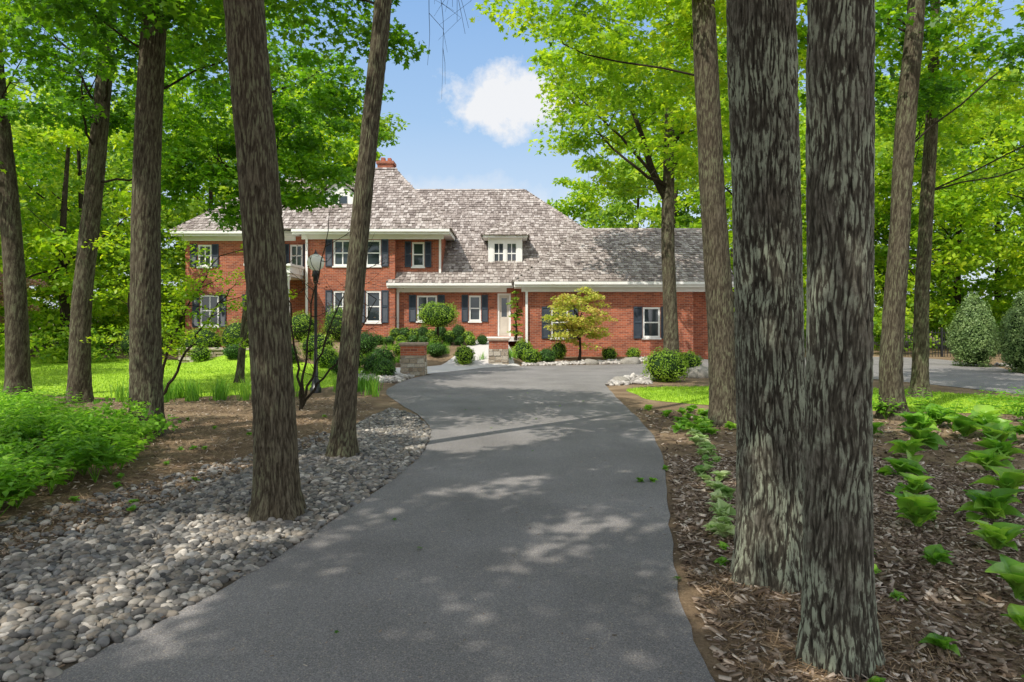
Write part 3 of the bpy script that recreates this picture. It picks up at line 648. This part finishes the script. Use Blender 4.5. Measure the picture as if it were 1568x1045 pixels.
tree('oak_tree',[(3.46,11.1,0,.27),(3.4,11.1,1.5,.245),(3.25,11.1,4,.23),(3.1,11.1,7,.2),(3.0,11.4,11,.07)],[((3.2,13.8,8.4),(3.6,3.4,3.0),120)],BK,M['leaflime'],6,90,190,.011,1.,.125,per=160,amin=5.6,nmain=4,rb=.02)
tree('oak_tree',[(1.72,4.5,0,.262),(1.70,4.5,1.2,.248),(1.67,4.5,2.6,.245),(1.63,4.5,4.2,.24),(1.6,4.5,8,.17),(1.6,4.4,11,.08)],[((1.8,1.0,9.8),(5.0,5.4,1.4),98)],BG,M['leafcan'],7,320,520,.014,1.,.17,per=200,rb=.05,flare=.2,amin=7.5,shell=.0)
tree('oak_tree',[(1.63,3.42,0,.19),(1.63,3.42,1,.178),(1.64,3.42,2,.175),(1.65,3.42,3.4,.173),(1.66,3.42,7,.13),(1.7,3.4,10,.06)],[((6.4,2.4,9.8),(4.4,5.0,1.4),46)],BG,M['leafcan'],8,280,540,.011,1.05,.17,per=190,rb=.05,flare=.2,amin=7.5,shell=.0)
tree('maple_tree',[(6.6,11.8,0,.23),(6.55,11.8,1,.21),(6.7,11.8,3.2,.19),(6.85,11.9,5,.19),(7.1,12,7.2,.16),(7.4,12.2,11,.06)],[((7.6,12.4,8.3),(3.6,2.8,2.8),70)],BK,M['leaf'],9,60,120,.010,nmain=5,rb=.02)
tree('maple_tree',[(8.96,15,0,.20),(9.0,15,2,.17),(9.1,15,4,.16),(9.3,15.1,6.5,.14),(9.6,15.4,11,.06)],[((11.4,16,8.2),(3.8,3.,3.4),75)],BK,M['leaflime'],10,leafsize=.15,nmain=5,rb=.02)
t=tree('maple_tree',[(6.15,26.3,0,.36),(6.1,26.3,2,.31),(6.0,26.3,5,.29),(6.05,26.3,8,.24),(6.1,26.4,12,.16),(6,26.5,15,.07)],[((5.5,26.6,11.0),(4.8,4.,4.6),125)],BK,M['leaflime'],11,leafsize=.22,per=130,rb=.08,cr=(.7,1.3),amin=6)
bl=catmull([(6.05,26.3,6.2),(5.4,26.2,7.4),(4.95,26.1,8.8),(4.3,26.1,10.5)],16); build_np('forked_limb',[tube(bl,np.linspace(.17,.06,16),12)],[BK],t,True)
# trees beside and behind the viewpoint that shade the drive
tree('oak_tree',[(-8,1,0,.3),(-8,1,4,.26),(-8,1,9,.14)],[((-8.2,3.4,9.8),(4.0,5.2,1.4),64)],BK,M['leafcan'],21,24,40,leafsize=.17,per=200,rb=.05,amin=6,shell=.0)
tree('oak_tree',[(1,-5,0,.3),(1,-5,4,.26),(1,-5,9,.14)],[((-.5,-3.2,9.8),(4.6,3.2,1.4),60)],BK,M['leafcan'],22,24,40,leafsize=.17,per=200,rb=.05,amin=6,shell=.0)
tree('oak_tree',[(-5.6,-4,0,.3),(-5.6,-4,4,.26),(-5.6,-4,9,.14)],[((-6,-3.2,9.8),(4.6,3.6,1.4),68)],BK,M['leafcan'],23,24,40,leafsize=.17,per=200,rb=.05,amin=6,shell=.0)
# understory trees
tree('maple_tree',[(-7.4,18.5,0,.12),(-7.2,18.5,2,.10),(-6.9,18.5,4,.08),(-6.7,18.6,8,.03)],[((-7.0,18.8,7.3),(3.3,2.2,3.1),95),((-7.2,18.0,5.6),(2.8,1.4,1.3),34)],BK,M['leaf'],12,20,40,leafsize=.15,rb=.03,amin=2.5)
rt=np.random.default_rng(88); tw=[]
for i in range(6):
    a=np.array([-1.45+rt.uniform(-.1,.3),8.6,6.9+rt.uniform(-.4,.8)]); P=[a]
    d=np.array([rt.uniform(.25,.6),rt.uniform(-.1,.3),-.15])
    for k in range(9):
        d=d+np.array([rt.uniform(-.12,.05),rt.uniform(-.05,.05),-.10]); P.append(P[-1]+d*.32)
    tw.append(tube(catmull(P,24),np.linspace(.009,.002,24),4))
    for k in range(3,9,2):
        q=P[k]; tw.append(tube(np.array([q,q+np.array([rt.uniform(-.2,.3),0,-.2]),q+np.array([rt.uniform(-.3,.4),0,-.5])]),np.array([.004,.003,.0015]),3))
build_np('bare_twigs',tw,[BK],None,True)
def multistem(name,base,stems,leafm,seed,leafsize=.08,per=60,r0=.035):
    rng=np.random.default_rng(seed); e=empty(name,base); bp=[]; ends=[]
    for s in stems:
        P=catmull([base]+s,16); P[1:-1]+=rng.normal(size=(14,3))*.02; bp.append(tube(P,np.linspace(r0,r0*.25,16),7))
        for k in range(6,16,1):
            a=P[k]; d=rng.normal(size=3)*np.array([1,.8,.45]); d/=np.linalg.norm(d); d[2]=abs(d[2])*.8
            L=rng.uniform(.35,.9); Q=catmull([a,a+d*L*.5+rng.normal(size=3)*.05,a+d*L+np.array([0,0,.1])],6)
            bp.append(tube(Q,np.linspace(r0*.3,r0*.08,6),4)); ends.append((*Q[-1],rng.uniform(.25,.45)))
            for q in range(2):
                d2=d+rng.normal(size=3)*.5; b=Q[3]+d2*.35; bp.append(tube(np.array([Q[3],(Q[3]+b)/2+rng.normal(size=3)*.02,b]),np.array([r0*.15,r0*.1,r0*.06]),3)); ends.append((*b,.25))
    build_np('stems',bp,[M['bark']],e,True)
    build_np('foliage',[leaf_parts(np.array(ends),per,leafsize,rng,OVAL,0,.4)],[leafm],e)
multistem('dogwood_tree',(-7.1,13.6,0),[[(-6.9,13.6,.9),(-6.5,13.6,1.9),(-5.9,13.8,3.0)],[(-7.3,13.6,1),(-7.6,13.5,2),(-7.2,13.4,3.2)],[(-6.6,13.4,.7),(-6.0,13.3,1.6),(-5.5,13.3,2.3)]],M['leaflime'],31,per=34)
multistem('crabapple_tree',(-4.0,12.9,0),[[(-4.05,12.9,.8),(-4.2,12.9,1.8),(-4.4,12.9,2.7)],[(-3.8,12.9,.6),(-3.4,12.8,1.5),(-2.9,12.8,2.9)],[(-3.9,12.9,.9),(-3.8,13,2),(-3.5,13,3.4)],[(-3.7,13,.5),(-3.1,13,1.2),(-2.6,13.1,2.1)]],M['leafred'],32,per=2,leafsize=.05,r0=.03)
def smalltree(name,base,crown,r,n,leaf,seed,size=.1,per=90,cr=(.3,.5)):
    rng=np.random.default_rng(seed); e=empty(name,base); cl=clusters(crown,r,n,rng,.35,cr,False)
    b=np.array(base,float); A=[b+np.array([0,0,k]) for k in np.linspace(.2,max(.4,crown[2]-b[2]),8)]
    bp=[tube(catmull([b,b+np.array([.05,0,.4]),np.array(crown)],8),np.linspace(.07,.03,8),8)]+limb_parts(A,cl,rng,.03,.9,5,10)
    build_np('branches',bp,[M['bark']],e,True); build_np('foliage',[leaf_parts(cl,per,size,rng,MAPLE,0,.3)],[leaf],e)
smalltree('japanese_maple',(2.65,27,.1),(2.65,26.9,1.75),(1.2,.9,1.25),75,M['leafgold'],41)
smalltree('japanese_maple',(-16,20.5,0),(-16,20.5,2.8),(1.6,1.5,1.3),40,M['leafred'],42)
smalltree('serviceberry_tree',(.15,30.3,.8),(.15,30.3,1.9),(.25,.3,1.2),18,M['leafbox'],43,.08,60,(.15,.3))
rs2=np.random.default_rng(44); cl=np.array([(-5.35+rs2.normal()*.3,9.7+rs2.normal()*.12,rs2.uniform(.1,.5),rs2.uniform(.12,.22)) for i in range(16)])
build_np('ivy_plant',[leaf_parts(cl,26,.075,rs2,MAPLE,0,.7,.8)],[M['fern']])

# ------------------------------------------------------------------ shrubs
def shrub(name,x,y,rx,rz,leaf,seed,n=1400,size=.055,z=None,ry=None,cone=False,stem=None):
    rng=np.random.default_rng(seed); z0=H(x,y) if z is None else z; ry=ry or rx
    e=empty(name,(x,y,z0 if stem is None else stem)); cz=z0+rz*.85
    d=rng.normal(size=(n,3)); d/=np.linalg.norm(d,axis=1,keepdims=True)
    nzv=np.array([noise.noise(Vector(q)*2.2+Vector((seed,0,0)))+.5*noise.noise(Vector(q)*6+Vector((0,seed,0))) for q in d])
    rad=(.9+.28*nzv)*rng.uniform(.84,1.1,n)
    sc_=np.stack([np.full(n,rx),np.full(n,ry),np.full(n,rz)],1); pos=d*rad[:,None]*sc_
    if cone:
        t=np.clip((pos[:,2]/rz+1)/2,0,1); k=1.25-.75*t; pos[:,0]*=k; pos[:,1]*=k
    pos+=np.array([x,y,cz]); pos[:,2]=np.maximum(pos[:,2],z0+.02)
    parts=[inst(OVAL[0],OVAL[1],pos,frames(d+rng.normal(size=(n,3))*.6,rng),size*rng.uniform(.6,1.3,n))]
    build_np('foliage',parts,[leaf],e)
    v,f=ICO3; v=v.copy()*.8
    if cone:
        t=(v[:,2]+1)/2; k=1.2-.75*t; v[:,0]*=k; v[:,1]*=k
    build_np('inner_core',[inst(v,f,[(x,y,cz)],np.eye(3)[None],np.array([[rx,ry,rz]]))],[M['core']],e,True)  # solid dark core added inside the leaf shell to block see-through
    if stem is not None:
        zz=np.linspace(stem,cz,5); build_np('stem',[tube(np.stack([zz*0+x,zz*0+y,zz],1),np.linspace(.06,.04,5),8)],[M['bark']],e,True)
sd=100
shrub('topiary_tree',-3.0,27.6,.86,.56,M['leafbox'],sd,4500,.055,z=1.42,stem=H(-3,27.6))
for (x,y,r,rz,mt,n) in [(-4.2,20.8,.4,.36,'leafdark',1800),(-3.75,20.1,.34,.3,'leafdark',1500),(-5.3,21.3,.4,.33,'leafdark',1500),(-1.75,25.2,.4,.4,'leafbox',1800),(.75,26.3,.38,.34,'leafbox',1500),(1.35,26.6,.4,.33,'leafdark',1500),(.45,27.4,.42,.5,'leafbox',1500),
  (4.25,18.9,.62,.5,'leafbox',3000),(5.3,20.6,.48,.42,'leafbox',1800),(6.4,20.6,.42,.3,'leafdark',1400),(3.9,27.4,.34,.28,'leafbox',900),(4.9,27.6,.3,.25,'leafbox',900),(1.9,27.6,.35,.4,'leafbox',900),
  (-12,26.3,.42,.36,'leafbox',1200),(-10.6,26,.4,.33,'leafdark',1200),(-13.4,29.6,.9,.8,'leafbox',2500),(-11.8,29.4,.8,.8,'leafbox',2500),(-10.4,29,.7,.7,'leafbox',2500),(-8.8,28.6,.7,.7,'leafbox',2500),
  (-7.4,26,.7,.55,'leafbox',2500),(-6.6,24.3,.5,.42,'leafbox',2000),(-5.7,26.4,.55,.5,'leafdark',2000),(-8.4,25.4,.5,.4,'leafdark',1800),(-7.2,28.6,.8,.8,'leafbox',2500),(-15.5,28.6,1.0,.9,'leafbox',2500),
  (-3.7,25.2,.5,.36,'leafbox',1700),(-4.7,24.7,.5,.4,'leafdark',1700),(-5.6,24.2,.45,.36,'leafbox',1500),(-2.9,26.2,.4,.3,'leafdark',1300),(-4.2,26.3,.45,.3,'leafbox',1400)]:
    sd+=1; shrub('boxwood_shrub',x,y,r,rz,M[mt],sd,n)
for i in range(11):
    sd+=1; shrub('boxwood_shrub',-5.9+i*.47,27.6+.1*math.sin(i*2),.25,.22,M['leafdark' if i%3 else 'leafbox'],sd,600,.05)
for i in range(9):
    sd+=1; shrub('boxwood_shrub',-5.2+i*.4,30.6,.34,.32+.1*math.sin(i*3),M['leafdark' if i%2 else 'leafbox'],sd,700,.06)
for x,y,r,h in ((16.9,25,.85,1.45),(16.6,22.0,.9,1.5),(19.2,24.5,1.0,1.6),(21.5,24.0,1.0,1.5)):
    sd+=1; shrub('arborvitae_shrub',x,y,r,h,M['leafarb'],sd,16000,.065,cone=True)

def clump_blades(P,n,rng,h=.45):
    x,y=scatter(P,n,rng)
    m_=len(x); per=26; X=np.repeat(x,per)+rng.normal(size=m_*per)*.07; Y=np.repeat(y,per)+rng.normal(size=m_*per)*.07
    k=len(X); a=rng.uniform(0,6.28,k); t=np.stack([np.cos(a),np.sin(a),a*0],1)
    R=frames(np.tile([0,0,1.],(k,1))+rng.normal(size=(k,3))*.12,rng,t); hh=h*rng.uniform(.6,1.2,k)
    return inst(BLADE[0],BLADE[1],np.stack([X,Y,vh(X,Y)],1),R,np.stack([np.full(k,.022),hh*.7,hh],1))
build_np('daylily_bed',[clump_blades([(-8.3,14.0),(-4.9,14.4),(-4.7,15.3),(-8.2,14.9)],9,rng),clump_blades([(-3.9,14.6),(-3.0,15.2),(-3.3,17),(-4.2,16.5)],9,rng),clump_blades([(-1.2,25.6),(.4,26.2),(.2,27),(-1,26.6)],5,rng,.3),clump_blades([(-5.5,25.2),(-2.6,25.6),(-2.4,29),(-6.2,29)],4,rng,.25)],[M['hosta']])

def ferns(name,P,dens,rng,h=.5,leaf='fern'):
    x,y=scatter(P,dens,rng); pos=[];nr=[];tg=[];sz=[];st=[]
    for X,Y in zip(x,y):
        z0=H(X,Y); k=rng.integers(7,11); ht=h*rng.uniform(.7,1.2)
        for i in range(k):
            a=rng.uniform(0,6.28); L=ht*rng.uniform(.8,1.3); lean=rng.uniform(.35,.9)
            d=np.array([math.cos(a),math.sin(a),0]); sdv=np.array([-d[1],d[0],0])
            pts=[]
            for u in np.linspace(0,1,9):
                pts.append(np.array([X,Y,z0])+d*L*lean*u+np.array([0,0,1])*ht*(1.35*u-.75*u*u*lean))
            pts=np.array(pts); st.append(tube(pts[::2],np.array([.005,.004,.003,.002,.001]),3))
            for q in range(2,9):
                w=.13*(1-.7*abs(q/8-.35)) *h/.5
                if q==8:
                    pos.append(pts[q]);tg.append(d);nr.append([0,0,1]);sz.append(w*.8);continue
                for s in (-1,1):
                    pos.append(pts[q]+sdv*s*w*.5); tg.append(sdv*s+d*.35+np.array([0,0,-.15])); nr.append(np.array([0,0,1.])+rng.normal(size=3)*.25); sz.append(w)
    R=frames(np.array(nr,float),rng,np.array(tg,float)); sz=np.array(sz)*rng.uniform(.8,1.2,len(sz))
    t=inst(OVAL[0],OVAL[1],np.array(pos),R,np.stack([sz*1.1,sz*.8,sz],1))
    return build_np(name,[t]+st,[M[leaf]])
FERN=[(-4.1,4.6),(-4.3,6.2),(-4.25,7.6),(-5.0,9.2),(-6.3,10.2),(-8.0,11.8),(-12,13),(-14,11),(-9,5),(-6,3.8)]
ferns('fern_bed',FERN,11,np.random.default_rng(51))
ferns('fern_bed',[(6,10.5),(9,9.5),(14,9),(14,12),(8,12.4),(5.8,12.2)],2.5,np.random.default_rng(53),.45)
ferns('fern_bed',[(-18,13.5),(-12,13.5),(-11,15.5),(-14,16),(-19,17)],2.5,np.random.default_rng(54),.6)
HS=[(3.3,5.55,.24),(3.55,5.0,.2),(4.05,5.75,.25),(3.05,4.1,.22),(2.75,3.6,.15),(2.9,4.7,.12),(3.9,6.6,.18),(4.8,6.6,.24),(4.2,7.4,.2),(3.4,7.0,.18),(5.3,7.6,.24),(4.9,8.4,.24),(5.9,8.2,.24),(4.3,8.9,.22),(6.4,9.0,.28),(5.5,9.2,.26),(7.3,8.7,.28),(6.0,10.1,.3),(7.0,10.0,.3),(8.1,9.8,.3),(7.6,10.9,.3),(8.8,10.7,.3),(4.9,10.2,.22),(9.6,10.2,.3),(8.4,8.8,.26),(2.2,3.5,.08),(2.35,4.5,.08),(3.6,3.6,.2),(5.2,5.6,.22),(6.3,7.0,.24),(6.5,9.8,.28),(7.2,9.4,.28),(5.2,9.9,.22),(6.8,10.9,.3),(9.3,11.2,.3),(2.45,3.05,.14)]
def hosta(x,y,r,rng,parts,m_=0):
    n=rng.integers(12,19); a=np.arange(n)*2.4+rng.uniform(0,6); up=rng.uniform(.25,2.0,n)
    tg=np.stack([np.cos(a),np.sin(a),up],1); nr=np.stack([-np.cos(a)*up,-np.sin(a)*up,np.ones(n)],1)+rng.normal(size=(n,3))*.3
    L=r*rng.uniform(.55,1.15,n)*1.15
    pos=np.stack([x+np.cos(a)*r*.12,y+np.sin(a)*r*.12,np.full(n,H(x,y)+r*.12)],1)
    parts.append(inst(HOSTA[0],HOSTA[1],pos,frames(nr,rng,tg),np.stack([L,L*rng.uniform(.85,1.2,n),L],1),m_))
rh=np.random.default_rng(61)
for x,y,r in HS:
    P=[]; hosta(x,y,r,rh,P); build_np('hosta_plant',P,[M['hosta']],None,True)
M['hostaw']=leafmat('variegated_leaf',[(0,(.12,.28,.04)),(.5,(.36,.50,.18)),(1,(.60,.66,.38))],.4,(1.1,1.15,.8),3)
P=[]
for i in range(30):
    t=i/29; y_=5.3+t*4.6; hosta(1.62+ t*1.0+rh.normal()*.06+.1,y_+rh.normal()*.06,rh.uniform(.07,.12),rh,P)
build_np('variegated_hosta_border',P,[M['hostaw']],None,True)
P=[]
for i in range(26):
    y_=rh.uniform(10,12.8); hosta(rh.uniform(2.5,3.4),y_,.12,rh,P)
for i in range(34):
    hosta(rh.uniform(1.3,5),rh.uniform(3,8),.05,rh,P)
for i in range(30):
    hosta(rh.uniform(-6.5,-3.2),rh.uniform(5,12),.05,rh,P)
build_np('groundcover_plants',P,[M['hosta']],None,True)

# ------------------------------------------------------------------ background woodland
rb=np.random.default_rng(71); lp=[];tp=[]; lp2=[]
def bgtree(x,y,h,r,lime,z0=2.0,size=.3):
    n=int(46*(r/4)**1.2*(h/12)); cl=clusters((x,y,(z0+h)/2),(r,r,(h-z0)/2),n,rb,.45,(.8,1.6),True)
    if len(cl)==0: return
    (lp2 if lime else lp).append(leaf_parts(cl,100,size,rb,OVAL,0,.45,.7))
    if in_gap((x,y,h*.85),2.0): return
    P=catmull([(x,y,0),(x+rb.normal()*.2,y,h*.4),(x+rb.normal()*.4,y,h*.85)],8); tp.append(tube(P,np.linspace(.24,.06,8),8))
    tp.extend(limb_parts(P[3:],cl,rb,.06,.15,4,5))
BT=[(-19.5,30,12,3.6,1),(-24,29,13,4.5,0),(-29,27,13,5,1),(-22,35,14,4.5,0),(-27,34,14,5,1),(-33,32,15,5.5,0),(-19,43,17,5,0),(-13,48,18,5.5,1),(-25,45,19,6,1),(-32,42,18,6,0),(-38,40,18,6,1),(-8,50,17,5,0),(-18,54,22,6.5,1),(-28,54,22,6.5,0),(-37,52,21,7,1),(-46,46,20,7,0),(-24,23,12,3.4,0),(-20,14,12,4,0),(-22,18.5,13,3.5,1),
 (12,37,14,4.5,1),(16,41,17,5,1),(11,47,18,5,0),(21,37,15,5,1),(26,40,17,5.5,0),(25,31,13,4.5,1),(30,34,14,5,1),(22,47,19,6,1),(32,45,18,6,0),(34,26,14,5,1),(30,21,12,4.2,1),(38,34,15,6,1),(18,54,22,6.5,0),(30,55,22,7,1),(40,48,20,7,0),(5,54,13,4,1),(10,55,18,5,1)]
for x,y,h,r,l in BT: bgtree(x,y,h,r,l,z0=(4.2 if x>0 else 3.2) if y<26 else 1.0,size=.3 if y<40 else .38)
for i in range(80):
    if i%2: x=rb.uniform(-46,-17); y=rb.uniform(30,48)
    else: x=rb.uniform(13,44); y=rb.uniform(34,50)
    h=rb.uniform(2,5); cl=clusters((x,y,h/2),(2.4,2,h/2),12,rb,.3,(.6,1.1),False)
    (lp2 if rb.random()<.55 else lp).append(leaf_parts(cl,90,.28,rb,OVAL,0,.5,.8))
for (x,y,r,h) in [(-19,24,1.6,1.6),(-22,25,1.8,2.4),(-17.5,27,1.2,1.4),(-24,27,2,3),(-19,15.5,1.4,1.6),(-23,20,2,2.6),(30,21,2,3),(31,18,2.5,3.5)]:
    cl=clusters((x,y,h/2),(r,r,h/2),16,rb,.3,(.5,.8),False); (lp2 if rb.random()<.6 else lp).append(leaf_parts(cl,130,.17,rb,OVAL,0,.5,.8))
build_np('background_trees',lp,[M['leafbg']]); build_np('background_lime_trees',lp2,[M['leaflime']]); build_np('background_tree_trunks',tp,[M['bark']],None,True)

# ------------------------------------------------------------------ light, sky, camera
to_sun=Vector((-.58,-.64,1.15)).normalized()
sl=bpy.data.lights.new('sun','SUN'); sl.energy=5.0; sl.angle=math.radians(.5); sl.color=(1,.95,.87)
so=bpy.data.objects.new('sun',sl); so.rotation_euler=to_sun.to_track_quat('Z','Y').to_euler(); COL.objects.link(so)
w=bpy.data.worlds.new('World'); sc.world=w; w.use_nodes=True; nt=w.node_tree; nt.nodes.clear(); L=nt.links
out=nt.nodes.new('ShaderNodeOutputWorld'); bg=nt.nodes.new('ShaderNodeBackground'); bg.inputs[1].default_value=.15
sky=nt.nodes.new('ShaderNodeTexSky'); sky.sky_type='NISHITA'; sky.sun_disc=False; sky.sun_elevation=math.asin(to_sun.z); sky.sun_rotation=math.atan2(to_sun.x,to_sun.y); sky.dust_density=1.2; sky.air_density=1.0; sky.ozone_density=1.5
tc=nt.nodes.new('ShaderNodeTexCoord'); sep=nt.nodes.new('ShaderNodeSeparateXYZ'); L.new(tc.outputs['Generated'],sep.inputs[0])
hz=ramp(nt,[(0,(5.2,5.7,6.3)),(.14,(4.6,5.5,6.5)),(.28,(2.9,4.4,6.4)),(.45,(1.9,3.5,6.2)),(1,(1.8,3.1,5.6))]); L.new(sep.outputs[2],hz.inputs[0])
mh=nt.nodes.new('ShaderNodeMixRGB'); mh.inputs[0].default_value=.75; L.new(sky.outputs[0],mh.inputs[1]); L.new(hz.outputs[0],mh.inputs[2])
nz=nt.nodes.new('ShaderNodeTexNoise'); nz.inputs['Scale'].default_value=11; nz.inputs['Detail'].default_value=9; nz.inputs['Roughness'].default_value=.62; L.new(tc.outputs['Generated'],nz.inputs['Vector'])
def cloud(cx,cz,wx,wz):
    sb=nt.nodes.new('ShaderNodeVectorMath'); sb.operation='SUBTRACT'; sb.inputs[1].default_value=(cx,.95,cz); L.new(tc.outputs['Generated'],sb.inputs[0])
    ml=nt.nodes.new('ShaderNodeVectorMath'); ml.operation='MULTIPLY'; ml.inputs[1].default_value=(1/wx,1.5,1/wz); L.new(sb.outputs[0],ml.inputs[0])
    ln=nt.nodes.new('ShaderNodeVectorMath'); ln.operation='LENGTH'; L.new(ml.outputs[0],ln.inputs[0])
    a=nt.nodes.new('ShaderNodeMath'); a.operation='MULTIPLY_ADD'; a.inputs[1].default_value=6.5; L.new(nz.outputs['Fac'],a.inputs[0])
    n=nt.nodes.new('ShaderNodeMath'); n.operation='MULTIPLY_ADD'; n.inputs[1].default_value=-1; n.inputs[2].default_value=-1.2; L.new(ln.outputs['Value'],n.inputs[0]); L.new(n.outputs[0],a.inputs[2])
    r=nt.nodes.new('ShaderNodeValToRGB'); r.color_ramp.elements[0].position=0.0; r.color_ramp.elements[1].position=1.0; L.new(a.outputs[0],r.inputs[0]); return r
c1=cloud(.01,.305,.060,.022); c2=cloud(-.10,.17,.11,.02)
ad=nt.nodes.new('ShaderNodeMath'); ad.operation='MULTIPLY_ADD'; ad.use_clamp=True; ad.inputs[1].default_value=.35; L.new(c2.outputs[0],ad.inputs[0]); L.new(c1.outputs[0],ad.inputs[2])
n3=nt.nodes.new('ShaderNodeTexNoise'); n3.inputs['Scale'].default_value=2.2; n3.inputs['Detail'].default_value=7; L.new(tc.outputs['Generated'],n3.inputs['Vector'])  # bright cloud layer out of view, added to raise the ambient light
r3=ramp(nt,[(.42,(0,0,0)),(.58,(1,1,1))]); L.new(n3.outputs['Fac'],r3.inputs[0])
ry=ramp(nt,[(.35,(1,1,1)),(.75,(0,0,0))]); L.new(sep.outputs[1],ry.inputs[0])
mc=nt.nodes.new('ShaderNodeMath'); mc.operation='MULTIPLY'; L.new(r3.outputs[0],mc.inputs[0]); L.new(ry.outputs[0],mc.inputs[1])
mx=nt.nodes.new('ShaderNodeMixRGB'); mx.inputs[2].default_value=(5.9,6.0,6.2,1); L.new(ad.outputs[0],mx.inputs[0]); L.new(mh.outputs[0],mx.inputs[1])
mx2=nt.nodes.new('ShaderNodeMixRGB'); mx2.inputs[2].default_value=(12,12,12.2,1); L.new(mc.outputs[0],mx2.inputs[0]); L.new(mx.outputs[0],mx2.inputs[1])
L.new(mx2.outputs[0],bg.inputs[0]); L.new(bg.outputs[0],out.inputs[0])
cam=bpy.data.cameras.new('camera'); cam.sensor_width=36; cam.lens=24; cam.shift_y=-32/1568; cam.clip_end=3000; cam.clip_start=.05
co=bpy.data.objects.new('camera',cam); co.location=(0,0,1.7); co.rotation_euler=(math.radians(90),0,0); COL.objects.link(co); sc.camera=co
sc.view_settings.view_transform='Standard'; sc.view_settings.look='None'; sc.view_settings.exposure=0
